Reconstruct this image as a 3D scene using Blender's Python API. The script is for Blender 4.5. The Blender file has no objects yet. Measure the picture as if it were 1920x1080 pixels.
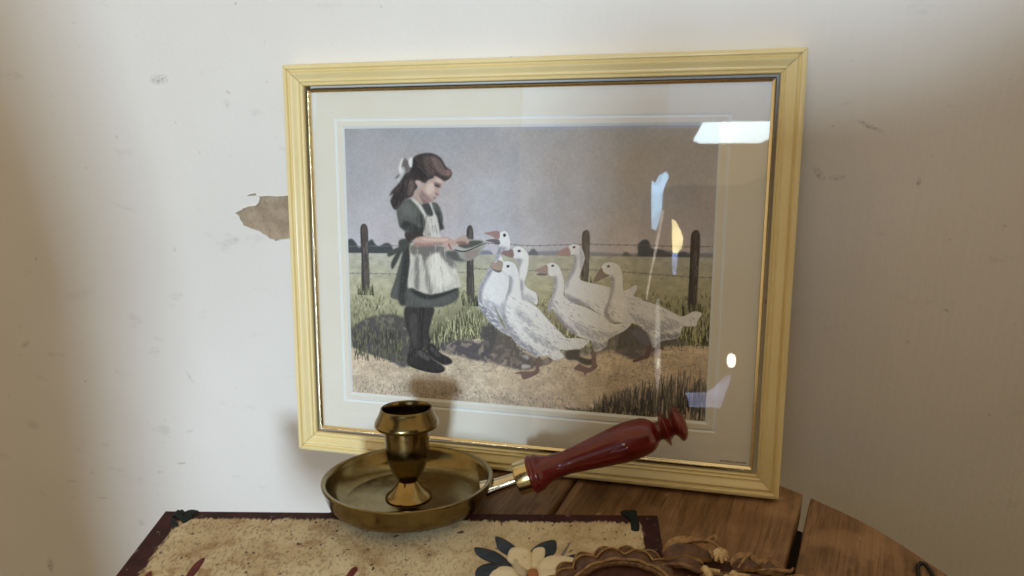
import bpy, bmesh, math, random
import numpy as np
from mathutils import Matrix, Vector
random.seed(7)
S = bpy.context.scene
C = S.collection

# ------------------------------------------------------------------ camera
cam_d = bpy.data.cameras.new('camera')
cam = bpy.data.objects.new('camera', cam_d); C.objects.link(cam)
cam_d.sensor_width = 36.0
cam_d.lens = 36.0*1370.8/1920
cam_d.clip_start = 0.02; cam_d.clip_end = 60
_r = (0.96954483, 0.23879995, -0.0543821); _u = (-0.04278462, 0.38377541, 0.92243477); _f = (-0.24114789, 0.89201514, -0.38230443)
cam.matrix_world = Matrix(((_r[0], _u[0], -_f[0], 0.34815), (_r[1], _u[1], -_f[1], -0.49910), (_r[2], _u[2], -_f[2], 0.38537), (0, 0, 0, 1)))
cam_d.dof.use_dof = True
cam_d.dof.focus_distance = 0.60
cam_d.dof.aperture_fstop = 14.0
S.camera = cam

# ------------------------------------------------------------------ world and light
W = bpy.data.worlds.new('World'); S.world = W; W.use_nodes = True
bg = W.node_tree.nodes['Background']
bg.inputs['Color'].default_value = (1.0, 0.755, 0.44, 1); bg.inputs['Strength'].default_value = 0.685

def area(name, loc, aim, size, size_y, power, col):
    d = bpy.data.lights.new(name, 'AREA'); d.shape = 'RECTANGLE'; d.size = size; d.size_y = size_y
    d.energy = power; d.color = col
    o = bpy.data.objects.new(name, d); C.objects.link(o); o.location = loc
    o.rotation_euler = (Vector(aim)-Vector(loc)).to_track_quat('-Z', 'Y').to_euler()
    return o
area('window_light', (0.28, -2.36, 0.54), (0.15, 0.05, 0.12), 0.26, 0.32, 38.5, (0.70, 0.86, 1.02))
area('side_window_light', (1.80, -1.75, 1.02), (0.0, 0.05, 0.1), 0.6, 0.6, 0.9, (0.55, 0.76, 1.0))
def spot(name, loc, aim, ang, blend, size, power, col):
    d = bpy.data.lights.new(name, 'SPOT'); d.spot_size = math.radians(ang); d.spot_blend = blend; d.shadow_soft_size = size
    d.energy = power; d.color = col
    o = bpy.data.objects.new(name, d); C.objects.link(o); o.location = loc
    o.rotation_euler = (Vector(aim)-Vector(loc)).to_track_quat('-Z', 'Y').to_euler()
spot('left_fill_spot', (-1.35, -2.10, 0.75), (0.0, 0.09, -0.12), 13.5, 1.0, 0.12, 60, (0.86, 0.93, 1.0))  # added fill spot that brightens the lower left wall
for nm, loc, e in (('warm_bulb', (-0.55, -1.5, 1.05), .22), ('warm_bulb', (0.05, -1.7, 1.25), .22), ('warm_bulb', (0.95, -1.3, 1.3), .18)):
    d = bpy.data.lights.new(nm, 'POINT'); d.energy = e; d.color = (1.0, 0.62, 0.26); d.shadow_soft_size = 0.012
    o = bpy.data.objects.new(nm, d); C.objects.link(o); o.location = loc

S.view_settings.view_transform = 'Standard'; S.view_settings.look = 'None'
S.view_settings.exposure = 0; S.view_settings.gamma = 1
S.render.engine = 'CYCLES'
S.cycles.use_denoising = True
S.cycles.max_bounces = 8
S.cycles.caustics_reflective = False; S.cycles.caustics_refractive = False
S.cycles.sample_clamp_indirect = 4.0
S.cycles.filter_width = 1.6

# ------------------------------------------------------------------ measured outlines (metres; print and its picture in mm)
PRINT=(0.0518,0.0561,0.3615,0.2900)
ART=[
('bg',(128,132,148),0.5,[(144.0,130.6),(166.7,133.1),(193.4,134.8),(219.6,134.3),(245.2,133.8),(270.2,137.2),(294.8,136.2),(312.9,136.0),(313.1,131.8),(144.0,127.1)]),
('bg',(120,126,142),0.4,[(109.6,129.7),(119.7,132.4),(130.1,132.5),(130.1,126.7),(109.6,126.1)]),
('bg',(66,72,78),0.35,[(-2.8,127.9),(-0.4,137.4),(3.7,139.4),(7.7,135.7),(10.6,132.0),(19.9,137.9),(23.0,139.4),(25.9,135.3),(29.8,133.5),(34.9,136.5),(39.9,135.7),(42.7,130.2),(42.7,127.4),(-2.9,126.0)]),
('bg',(92,98,112),0.3,[(42.7,130.2),(53.6,131.5),(73.2,131.1),(73.1,128.4),(42.7,127.4)]),
('bg',(92,98,114),0.35,[(162.2,127.7),(163.5,133.0),(166.7,135.8),(170.3,132.3),(172.1,128.9),(179.3,130.4),(180.2,128.3)]),
('bg',(84,90,98),0.35,[(239.4,131.1),(240.9,135.0),(244.3,134.7),(247.8,131.8),(252.0,132.3),(251.7,140.9),(255.8,145.2),(260.0,144.5),(262.7,138.6),(270.2,138.0),(279.3,134.9),(286.6,136.8),(290.8,135.3),(290.9,131.9),(239.4,130.2)]),
('sh',(74,70,72),1.2,[(1.0,57.9),(16.9,69.5),(42.4,73.7),(59.8,65.1),(56.8,40.9),(45.5,32.4),(31.3,33.4),(16.0,38.2),(2.6,43.3)]),
('sh',(84,78,80),0.8,[(2.7,47.2),(21.2,41.0),(41.6,38.0),(52.7,34.8),(50.5,25.9),(36.4,31.8),(15.9,37.3),(2.5,41.3)]),
('sh',(76,70,76),0.5,[(85.2,50.8),(95.6,53.9),(111.0,54.9),(121.2,53.0),(131.3,62.7),(147.1,57.1),(157.8,47.9),(174.2,42.5),(183.9,46.4),(182.3,39.8),(169.4,34.8),(157.9,31.5),(144.6,33.8),(127.9,36.0),(110.9,38.2),(100.6,40.8),(86.8,43.3)]),
('sh',(74,71,72),2.2,[(123.7,70.5),(132.9,67.8),(146.2,58.7),(156.2,47.8),(164.4,40.2),(157.9,37.2),(143.0,40.4),(127.0,47.6),(121.2,58.8)]),
('sh',(86,81,84),1.4,[(193.4,50.3),(201.3,52.4),(217.1,55.0),(230.9,63.1),(241.4,70.0),(247.4,75.1),(261.1,71.9),(264.3,65.9),(264.7,54.9),(255.8,48.0),(245.1,49.7),(232.6,54.4),(219.5,49.6),(206.2,47.9),(196.7,44.0)]),
('sh',(98,92,92),1.8,[(240.9,69.9),(250.7,76.2),(264.3,66.7),(283.9,66.7),(292.6,63.9),(288.4,61.3),(273.3,59.2),(264.8,50.6),(252.7,47.5),(241.3,52.5),(234.5,54.4)]),
('girl',(56,52,54),0.35,[(53.7,82.1),(78.2,82.6),(76.5,69.9),(74.2,59.6),(75.4,49.4),(67.0,44.4),(66.4,40.5),(56.0,39.8),(56.5,53.4),(52.3,66.0)]),
('girl',(38,36,39),0.4,[(66.6,81.4),(70.3,81.6),(69.1,69.5),(68.0,56.7),(67.9,45.1),(66.0,45.0),(65.7,61.7)]),
('girl',(74,70,70),0.6,[(56.6,73.9),(62.2,75.5),(63.3,61.5),(61.7,47.3),(58.5,48.4),(56.9,61.2)]),
('girl',(44,41,44),0.3,[(71.1,46.6),(77.8,49.8),(84.3,42.3),(93.4,37.8),(95.2,33.8),(88.1,31.5),(78.9,35.3),(73.6,40.1)]),
('girl',(46,43,45),0.3,[(55.2,40.7),(64.4,44.9),(72.3,41.5),(77.6,35.7),(87.6,29.9),(87.8,26.3),(81.4,23.8),(72.1,24.4),(58.7,27.4),(53.1,30.9)]),
('girl',(86,80,80),0.5,[(63.0,42.2),(68.3,42.6),(74.9,36.5),(72.2,34.4),(65.6,37.2)]),
('girl',(78,72,74),0.5,[(75.1,47.5),(79.0,45.8),(84.2,39.7),(81.6,38.3),(76.3,43.1)]),
('girl',(30,29,31),0.25,[(54.7,30.0),(66.7,26.6),(77.4,24.8),(87.5,27.4),(87.2,25.5),(81.4,23.6),(70.7,24.1),(58.7,26.9)]),
('girl',(82,84,82),0.3,[(56.8,139.2),(61.4,136.8),(59.2,124.4),(56.0,99.3),(67.9,96.0),(78.4,95.2),(99.2,100.5),(101.2,91.3),(91.3,84.5),(78.2,82.0),(65.0,81.4),(53.0,81.8),(46.4,86.7),(38.8,89.6),(42.8,102.5),(48.5,120.3),(52.7,132.9)]),
('girl',(52,54,55),0.9,[(52.7,131.6),(58.0,134.3),(57.5,121.8),(54.0,99.2),(51.7,82.6),(46.4,86.8),(49.6,111.6)]),
('girl',(88,91,90),1.0,[(57.2,90.5),(67.8,89.7),(78.3,88.9),(94.0,94.7),(96.6,91.0),(86.1,85.5),(67.7,83.4)]),
('girl',(44,48,50),0.8,[(56.0,99.0),(67.9,94.7),(75.7,92.6),(99.2,99.6),(99.4,97.4),(78.3,89.4),(65.2,90.8)]),
('girl',(186,182,174),0.3,[(58.4,136.7),(68.6,135.8),(86.7,136.1),(95.0,128.0),(98.7,118.3),(102.1,109.9),(103.9,102.3),(99.2,99.9),(88.8,96.0),(79.7,93.8),(71.8,93.7),(65.3,95.9),(60.0,98.5),(55.2,99.2),(57.8,120.6)]),
('girl',(112,108,106),1.3,[(59.4,135.5),(86.7,135.4),(89.2,131.5),(78.9,128.7),(72.3,122.3),(70.1,112.3),(68.4,127.2),(60.5,126.9)]),
('girl',(124,120,118),1.2,[(62.5,125.7),(66.4,124.6),(66.1,108.4),(65.3,96.5),(61.6,99.5),(61.8,112.0)]),
('girl',(120,116,116),1.3,[(85.4,133.8),(95.0,127.4),(99.4,117.1),(94.2,118.2),(86.6,126.5)]),
('girl',(140,136,132),1.0,[(72.2,121.1),(74.7,112.5),(78.4,95.2),(74.5,94.4),(71.4,106.2)]),
('girl',(204,200,192),1.2,[(78.8,127.5),(85.3,126.5),(91.6,116.9),(95.4,105.9),(88.9,100.7),(81.1,100.3),(76.1,115.0)]),
('girl',(66,70,68),0.35,[(47.6,138.3),(52.9,140.8),(57.5,138.6),(54.7,131.7),(49.4,130.0)]),
('girl',(70,74,72),0.35,[(37.7,128.4),(48.8,133.8),(49.8,130.6),(38.6,124.7)]),
('girl',(62,67,66),0.35,[(40.5,119.8),(47.1,130.2),(49.7,128.4),(41.7,114.0)]),
('girl',(86,88,86),0.3,[(46.3,164.7),(49.2,169.8),(53.8,173.9),(60.1,174.7),(70.8,171.4),(77.0,171.9),(81.9,172.1),(85.8,167.9),(88.3,159.6),(87.6,154.6),(89.3,150.5),(85.6,148.7),(84.2,144.5),(71.2,143.7),(57.6,138.7),(54.1,146.2),(48.8,151.2),(47.1,158.8)]),
('girl',(99,102,100),1.4,[(50.0,168.1),(57.3,170.8),(62.6,165.8),(64.3,159.1),(58.0,159.9),(51.7,162.3)]),
('girl',(48,52,53),1.3,[(53.4,156.4),(60.6,154.0),(67.8,150.8),(72.2,150.9),(73.1,145.9),(64.0,143.9),(56.9,148.0),(49.7,151.2)]),
('girl',(52,56,57),0.9,[(68.0,162.6),(71.5,160.1),(72.3,153.4),(70.4,149.2),(67.8,155.0)]),
('girl',(56,48,46),0.6,[(54.1,146.2),(64.1,147.3),(73.1,146.7),(73.0,143.8),(62.2,141.4),(57.6,138.3),(54.5,140.3)]),
('girl',(50,54,55),0.8,[(82.2,164.5),(85.7,162.9),(87.6,154.6),(88.2,150.8),(85.6,149.9),(83.4,157.0)]),
('girl',(190,186,182),0.3,[(59.9,174.5),(63.0,175.0),(68.1,170.8),(71.7,165.0),(74.4,160.8),(79.5,161.4),(77.4,168.6),(75.6,172.0),(77.7,172.7),(80.6,164.5),(83.2,159.9),(85.5,146.2),(85.7,142.4),(71.2,143.7),(71.1,148.3),(72.8,155.1),(69.9,162.4),(64.7,169.6)]),
('girl',(166,160,158),1.0,[(72.3,153.4),(75.0,155.2),(76.6,142.6),(71.7,143.3)]),
('girl',(62,66,66),0.4,[(69.9,171.4),(75.2,171.5),(77.4,167.7),(79.1,162.1),(75.1,161.7),(72.0,166.4)]),
('girl',(168,146,138),0.35,[(63.0,184.2),(67.8,182.6),(68.6,176.8),(71.0,172.6),(70.0,170.3),(65.0,173.4),(61.2,175.8)]),
('girl',(128,102,102),0.7,[(67.3,179.2),(72.6,175.2),(77.0,172.7),(73.4,171.0),(70.3,171.8)]),
('girl',(174,150,142),0.3,[(71.9,187.6),(75.5,190.9),(79.9,192.6),(81.7,194.9),(86.1,193.0),(89.7,190.3),(88.1,186.9),(87.1,185.1),(85.1,182.7),(85.7,179.8),(84.6,178.1),(83.1,177.6),(82.2,175.1),(79.7,173.3),(76.1,172.5),(72.6,174.2),(69.3,176.6),(67.4,180.5),(67.4,185.1),(68.8,188.4)]),
('girl',(140,114,112),1.2,[(68.3,182.6),(72.7,179.3),(77.1,175.2),(79.7,173.6),(76.1,172.7),(72.2,174.3),(68.9,176.8)]),
('girl',(196,174,164),1.2,[(74.6,186.8),(79.9,188.5),(80.7,181.9),(77.1,178.5),(72.7,181.8)]),
('girl',(196,168,160),0.6,[(82.6,192.6),(86.1,191.8),(88.7,189.4),(86.0,188.5),(82.6,190.1)]),
('girl',(190,158,150),0.3,[(64.0,190.8),(67.6,191.5),(68.5,187.4),(66.7,185.7),(65.0,187.9)]),
('girl',(70,58,60),0.35,[(80.9,187.2),(83.0,187.5),(86.0,186.2),(86.4,185.1),(83.8,184.8),(82.1,185.4)]),
('girl',(92,76,76),0.35,[(79.4,188.3),(82.5,188.8),(86.9,187.2),(86.7,186.7),(82.5,188.0)]),
('girl',(128,88,92),0.35,[(81.5,180.6),(84.6,178.9),(84.3,178.0),(82.6,178.3)]),
('girl',(132,92,92),0.35,[(80.4,176.7),(82.4,176.4),(81.9,175.3),(79.7,175.6)]),
('girl',(58,50,53),0.35,[(61.6,207.9),(65.2,211.2),(71.5,213.0),(77.6,213.2),(82.8,211.8),(87.2,208.9),(89.7,204.9),(91.9,201.5),(94.9,199.8),(96.6,196.8),(95.7,193.5),(92.4,191.0),(89.6,190.2),(86.1,192.4),(81.7,194.4),(79.5,192.4),(75.5,190.9),(73.0,188.4),(69.7,189.2),(68.4,191.0),(65.3,190.8),(63.5,189.2),(65.8,185.0),(62.9,181.7),(61.2,177.5),(57.4,175.4),(53.8,173.9),(49.3,169.0),(46.4,165.4),(43.6,166.3),(41.5,170.4),(40.9,173.7),(43.8,179.0),(40.1,177.1),(43.1,182.3),(47.7,186.5),(52.4,192.4),(55.2,196.6),(58.8,198.2),(59.8,203.2)]),
('girl',(112,92,88),1.2,[(77.6,210.6),(82.8,209.7),(87.1,205.7),(90.5,200.0),(94.0,197.6),(93.1,193.5),(87.0,195.1),(82.7,199.1),(79.2,204.8)]),
('girl',(88,72,70),1.2,[(71.4,209.7),(76.7,210.6),(79.2,204.0),(81.8,197.5),(77.3,194.2),(73.0,200.7)]),
('girl',(146,108,102),0.8,[(91.9,200.0),(94.7,199.0),(95.5,195.9),(93.5,194.3),(91.6,196.7)]),
('girl',(42,36,40),1.2,[(61.6,206.5),(66.1,207.3),(68.6,200.7),(73.8,195.0),(71.1,190.9),(64.9,191.6),(60.5,197.4)]),
('girl',(100,86,84),1.0,[(58.6,190.8),(62.2,190.0),(63.0,184.2),(59.3,177.5),(56.6,179.1),(58.5,185.8)]),
('girl',(44,38,42),1.2,[(46.7,182.3),(52.3,187.4),(54.9,182.4),(52.0,174.0),(46.4,168.1),(42.8,170.6)]),
('girl',(196,194,196),0.3,[(48.8,201.5),(51.6,207.9),(54.2,209.1),(54.4,205.6),(51.8,201.5),(53.6,198.2),(50.6,195.0),(49.1,197.8)]),
('girl',(104,96,98),0.4,[(54.5,209.3),(56.7,207.3),(58.9,205.2),(58.8,199.0),(55.6,196.6),(54.4,201.5),(51.7,202.3)]),
('girl',(206,204,206),0.3,[(59.2,208.9),(61.8,208.9),(61.1,201.5),(59.2,201.9),(58.0,205.6)]),
('girl',(180,178,182),0.4,[(51.1,196.5),(54.3,198.2),(49.6,190.7),(47.8,189.0),(48.8,193.2)]),
('girl',(90,84,86),0.4,[(45.6,192.3),(49.7,195.7),(49.2,193.6),(46.5,191.9)]),
('girl',(150,150,146),0.35,[(89.0,130.3),(98.2,133.0),(107.1,132.1),(125.0,139.5),(123.3,133.8),(118.5,127.6),(109.6,123.4),(99.4,123.0),(92.0,126.5)]),
('girl',(88,88,88),1.3,[(89.0,130.3),(99.5,131.8),(103.3,125.8),(109.6,123.5),(99.4,123.0),(92.0,126.5)]),
('girl',(142,130,124),1.2,[(107.1,130.8),(119.7,134.9),(118.5,128.2),(109.6,124.2)]),
('girl',(170,170,164),0.3,[(99.3,137.4),(109.5,141.1),(119.8,142.1),(125.5,139.8),(119.7,135.3),(108.4,131.9),(101.8,132.9)]),
('girl',(80,82,80),0.4,[(101.4,136.8),(110.3,140.2),(119.1,141.1),(123.8,139.8),(118.5,137.0),(108.4,134.0)]),
('girl',(72,72,70),0.25,[(99.5,133.0),(108.1,132.3),(124.8,139.1),(125.3,138.6),(108.4,131.1),(99.5,131.8)]),
('girl',(182,150,140),0.3,[(63.4,141.8),(72.6,143.3),(84.2,142.4),(89.6,144.0),(98.5,140.3),(100.3,136.7),(99.3,135.5),(96.7,136.4),(96.4,132.2),(94.6,131.7),(92.3,134.0),(92.1,131.8),(90.3,134.0),(86.7,137.6),(79.0,136.4),(68.5,134.8),(62.3,135.4)]),
('girl',(140,102,98),0.8,[(62.7,137.1),(73.8,136.7),(86.7,138.2),(86.7,137.1),(73.8,135.2),(62.3,135.3)]),
('girl',(200,172,160),0.6,[(68.7,141.7),(81.6,141.6),(91.9,141.8),(89.3,139.8),(73.8,139.6)]),
('girl',(176,148,138),0.3,[(98.9,141.3),(105.9,144.9),(109.7,143.3),(111.5,140.9),(110.2,137.5),(107.4,138.6),(103.3,137.5),(99.8,138.6)]),
('girl',(134,100,96),0.5,[(99.5,139.1),(105.9,140.0),(110.2,138.2),(109.7,137.2),(103.3,137.3)]),
('girl',(120,90,86),0.2,[(93.4,137.7),(95.7,132.9),(94.9,132.7),(92.6,136.7)]),
('goose',(196,198,204),0.25,[(195.9,137.7),(199.7,140.2),(205.1,139.1),(208.4,133.8),(209.3,127.7),(206.7,118.4),(206.1,111.4),(220.2,108.2),(223.1,107.9),(231.0,105.9),(242.1,104.1),(250.8,109.0),(252.0,105.7),(250.0,100.0),(256.7,95.8),(237.3,78.9),(226.0,80.5),(216.2,87.8),(205.2,91.9),(199.0,91.6),(194.2,96.9),(193.2,103.1),(194.8,111.0),(199.4,121.2),(200.8,131.1),(196.8,131.2)]),
('goose',(166,168,178),1.2,[(205.1,138.3),(208.7,132.3),(208.8,127.0),(206.3,118.4),(205.4,124.5)]),
('goose',(132,132,148),1.0,[(200.8,131.1),(203.1,130.6),(202.4,121.3),(197.1,110.3),(194.9,102.4),(194.8,111.0),(199.4,121.2)]),
('goose',(132,132,148),1.0,[(194.2,99.2),(200.5,96.4),(206.7,94.3),(216.2,87.8),(205.2,91.5),(198.2,92.4)]),
('goose',(160,128,126),0.25,[(186.5,131.5),(190.5,135.6),(195.9,137.4),(197.7,131.0),(192.9,130.1)]),
('goose',(40,38,42),0.2,[(199.4,138.2),(201.3,138.6),(201.5,137.3),(199.8,136.9)]),
('goose',(196,198,204),0.25,[(149.1,134.3),(151.0,136.7),(155.8,137.0),(159.5,134.6),(162.4,130.7),(162.9,125.4),(162.0,116.7),(159.4,106.4),(164.1,101.4),(169.1,98.9),(170.7,94.2),(169.8,89.0),(162.6,91.1),(156.8,92.8),(154.4,113.3),(154.2,122.7),(151.1,126.4),(148.8,129.5)]),
('goose',(166,168,178),1.2,[(160.9,97.7),(169.8,91.8),(162.6,91.1),(157.7,92.8)]),
('goose',(132,132,148),1.0,[(151.1,126.6),(157.5,126.0),(155.1,119.6),(154.4,112.5),(152.7,121.1)]),
('goose',(132,132,148),1.0,[(156.0,110.2),(158.4,105.6),(157.7,92.8),(156.1,97.5)]),
('goose',(140,112,112),0.25,[(137.3,132.2),(143.0,133.7),(148.8,134.5),(150.1,128.7),(146.7,127.8),(140.6,129.8)]),
('goose',(40,38,42),0.2,[(153.3,133.8),(155.5,134.2),(155.9,132.7),(153.8,132.3)]),
('goose',(196,198,204),0.25,[(138.1,147.9),(141.4,149.7),(144.7,148.3),(146.8,142.1),(146.4,134.1),(140.6,132.9),(139.4,128.5),(145.5,116.1),(145.9,103.4),(143.1,92.1),(140.7,74.3),(132.9,87.4),(138.7,72.2),(147.9,60.4),(138.7,64.8),(127.9,73.2),(119.6,85.1),(120.2,82.9),(118.8,91.8),(119.7,100.7),(125.5,112.2),(129.6,119.5),(133.7,125.2),(136.9,136.3),(138.1,140.3),(137.3,144.2)]),
('goose',(166,168,178),1.2,[(125.0,92.1),(136.6,86.2),(141.5,92.0),(140.7,74.3),(126.7,73.5)]),
('goose',(132,132,148),1.0,[(136.9,136.3),(146.2,134.6),(140.6,132.9),(138.2,128.5),(130.8,118.7),(133.7,125.2)]),
('goose',(132,132,148),1.0,[(129.6,119.5),(132.5,117.2),(125.1,104.1),(122.6,92.0),(126.7,80.0),(123.3,73.3),(118.8,91.8),(119.7,100.7),(125.5,112.2)]),
('goose',(132,132,148),1.0,[(119.6,86.7),(127.9,82.2),(138.7,72.2),(146.2,61.2),(138.7,64.8),(127.9,73.2)]),
('goose',(104,98,102),0.25,[(125.5,141.0),(130.8,142.6),(136.9,142.1),(138.3,138.9),(135.7,138.0),(130.8,139.9)]),
('goose',(150,118,118),0.25,[(124.5,147.3),(129.2,148.4),(134.1,149.4),(137.5,148.9),(138.0,144.2),(135.2,142.4),(130.8,145.1)]),
('goose',(40,38,42),0.2,[(140.9,146.8),(142.8,147.3),(143.2,145.3),(141.4,144.7)]),
('goose',(196,198,204),0.25,[(178.0,122.4),(182.9,124.7),(187.6,122.4),(190.2,117.8),(192.2,111.7),(193.1,105.4),(192.8,97.6),(199.0,92.4),(198.3,92.1),(212.5,88.1),(226.6,81.0),(235.1,75.9),(249.1,80.5),(249.9,78.8),(242.9,70.7),(230.8,63.7),(228.7,57.0),(219.5,51.6),(215.8,60.9),(205.1,63.9),(197.1,68.6),(189.0,77.2),(183.3,85.8),(179.8,82.8),(180.1,90.7),(183.2,98.7),(184.4,106.6),(184.0,112.5),(179.9,114.3)]),
('goose',(166,168,178),1.2,[(200.9,75.6),(216.7,70.9),(230.7,68.6),(239.9,71.5),(230.8,63.9),(216.9,63.0),(205.0,68.7)]),
('goose',(132,132,148),1.0,[(184.0,112.9),(187.0,111.4),(186.3,102.0),(182.5,90.8),(181.9,79.7),(179.8,82.8),(180.1,90.7),(183.2,98.7)]),
('goose',(132,132,148),1.0,[(183.3,85.8),(189.8,80.6),(197.8,72.3),(204.3,66.2),(199.6,62.8),(195.6,63.3),(189.1,74.2)]),
('goose',(132,132,148),1.0,[(216.2,60.6),(226.3,59.6),(230.8,63.5),(229.1,57.0),(219.9,51.6)]),
('goose',(104,98,102),0.25,[(169.6,114.7),(173.5,115.8),(178.9,115.7),(177.5,113.7),(171.2,113.5)]),
('goose',(154,130,128),0.25,[(167.6,117.9),(171.1,119.4),(178.2,122.3),(178.9,115.7),(175.1,115.4),(171.1,116.1)]),
('goose',(40,38,42),0.2,[(182.0,122.5),(183.8,122.8),(184.0,121.3),(182.3,121.1)]),
('goose',(196,198,204),0.25,[(223.3,120.3),(224.9,125.3),(230.4,126.8),(237.2,124.2),(240.3,116.5),(241.2,104.1),(244.8,97.5),(255.6,96.9),(269.9,93.0),(280.9,88.0),(288.5,85.2),(296.9,89.7),(303.5,88.3),(300.4,82.3),(298.7,77.5),(288.9,76.6),(286.2,67.8),(272.0,63.7),(267.3,57.7),(264.4,62.1),(259.7,71.0),(250.7,77.3),(236.2,77.4),(228.3,79.5),(226.2,86.3),(229.5,95.6),(230.9,107.1),(229.8,114.7)]),
('goose',(166,168,178),1.2,[(246.0,86.2),(261.6,80.2),(281.2,81.3),(287.8,77.1),(270.7,71.6),(257.4,75.4)]),
('goose',(132,132,148),1.0,[(230.1,114.9),(233.5,113.9),(233.3,103.8),(230.7,93.4),(229.3,84.2),(236.2,77.4),(228.5,79.5),(226.2,86.3),(229.5,95.6),(230.9,107.1)]),
('goose',(132,132,148),1.0,[(251.8,77.4),(262.0,70.0),(265.0,62.1),(266.7,58.8),(260.1,59.5),(253.2,68.3)]),
('goose',(132,132,148),1.0,[(270.7,69.3),(285.9,71.4),(286.2,67.8),(272.0,63.7),(267.3,57.7),(267.7,63.4)]),
('goose',(128,108,104),0.25,[(217.1,110.8),(219.5,116.8),(223.4,121.7),(225.3,117.2),(230.0,116.1),(225.2,113.4),(219.6,110.4)]),
('goose',(40,38,42),0.2,[(227.6,123.6),(229.4,124.1),(229.9,122.6),(228.1,122.3)]),
('goose',(112,112,120),1.6,[(251.9,73.9),(259.7,71.5),(264.4,63.2),(261.8,59.1),(254.4,63.8),(248.7,69.2)]),
('goose',(196,198,204),0.25,[(139.8,117.5),(140.6,123.1),(144.7,124.5),(149.7,123.4),(152.9,119.5),(154.5,113.3),(156.2,100.7),(157.9,92.8),(164.2,90.7),(162.4,91.2),(170.5,86.4),(180.3,76.1),(190.0,67.0),(195.6,62.1),(203.5,62.4),(214.7,61.3),(207.7,53.5),(197.4,51.7),(190.2,51.3),(193.7,45.3),(185.5,42.3),(179.0,45.9),(172.6,43.8),(169.3,43.8),(162.7,48.3),(154.5,52.7),(147.9,60.4),(141.2,72.3),(141.2,84.5),(140.7,75.9),(141.5,86.4),(144.7,97.0),(146.8,105.9),(145.7,111.4),(143.1,113.6)]),
('goose',(166,168,178),1.2,[(157.7,69.2),(174.0,62.0),(187.0,54.7),(190.2,51.3),(178.9,52.6),(165.9,59.9)]),
('goose',(166,168,178),1.2,[(151.0,85.0),(160.9,80.7),(169.1,69.8),(157.6,74.0)]),
('goose',(132,132,148),1.0,[(145.7,112.2),(148.8,109.9),(148.0,100.3),(143.1,88.9),(142.4,76.0),(140.7,75.9),(141.5,86.4),(144.7,97.0),(146.8,105.9)]),
('goose',(132,132,148),1.0,[(141.2,79.7),(146.2,71.8),(154.5,60.8),(164.3,51.6),(170.9,45.5),(162.7,48.3),(154.5,52.7),(147.9,60.4),(141.2,72.3)]),
('goose',(132,132,148),1.0,[(161.0,55.5),(170.9,48.8),(174.2,44.1),(169.3,43.6),(162.7,48.3)]),
('goose',(104,98,102),0.25,[(129.2,119.9),(134.9,117.3),(139.8,117.1),(138.2,114.7),(133.3,115.7)]),
('goose',(160,140,128),0.25,[(129.6,121.1),(131.7,123.5),(134.8,122.9),(136.5,125.3),(140.8,123.2),(139.8,117.3),(137.4,116.4),(131.7,117.8)]),
('goose',(40,38,42),0.2,[(144.0,120.8),(146.1,121.2),(146.3,119.6),(144.3,119.2)]),
('goose',(112,84,84),0.25,[(171.3,43.9),(173.8,43.7),(172.6,35.0),(171.9,30.0),(161.3,24.2),(158.0,24.4),(156.3,28.0),(151.3,28.1),(153.0,29.4),(157.9,30.6),(164.5,31.1),(169.4,33.1)]),
('goose',(52,48,54),0.4,[(195.8,50.4),(206.1,52.7),(207.0,47.1),(216.5,45.4),(216.3,51.8),(218.7,51.9),(219.6,45.6),(216.6,40.5),(209.5,40.8),(203.9,43.7),(196.7,44.0)]),
('goose',(112,84,84),0.25,[(217.1,51.8),(219.9,51.2),(220.9,41.6),(221.9,39.6),(217.5,35.0),(212.8,33.0),(211.7,30.5),(210.0,33.6),(202.4,35.9),(206.3,40.6),(210.3,38.9),(216.6,38.9)]),
('goose',(112,84,84),0.25,[(262.3,59.7),(264.5,58.7),(263.7,50.6),(260.4,48.6),(251.7,45.1),(251.0,46.8),(259.2,51.4)]),
('goose',(112,84,84),0.25,[(266.7,58.2),(273.3,60.4),(275.0,57.0),(271.2,57.4),(267.9,55.4)]),
('goose',(150,150,158),0.3,[(157.8,44.7),(162.8,45.0),(163.6,41.8),(161.1,41.6)]),
('goose',(170,168,168),0.3,[(157.9,36.4),(164.5,36.5),(164.5,34.4),(157.9,33.5)]),
]
POSTS=[[(12.2,149.8),(18.8,150.5),(19.2,129.5),(19.2,96.4),(12.0,95.2),(12.4,124.6)],[(109.2,149.8),(114.8,150.4),(115.1,118.8),(115.5,90.5),(109.3,90.2),(109.0,118.6)],[(207.1,149.5),(212.7,150.5),(213.2,131.1),(212.3,110.5),(206.6,110.3),(207.0,135.2)],[(292.6,150.8),(299.0,151.4),(299.3,125.5),(298.3,91.4),(292.6,91.1),(292.4,125.2)]]
WIRES=[[(-0.6,132.7),(53.7,134.7),(111.5,139.1)],[(116.2,139.2),(166.6,138.0),(208.6,140.5),(253.4,140.9),(294.6,140.8),(310.6,141.7)],[(-1.4,108.9),(53.2,110.1),(111.3,114.1)],[(116.1,117.1),(157.7,116.8),(209.0,120.0),(258.3,118.4),(295.6,116.9),(311.7,117.5)]]
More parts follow.
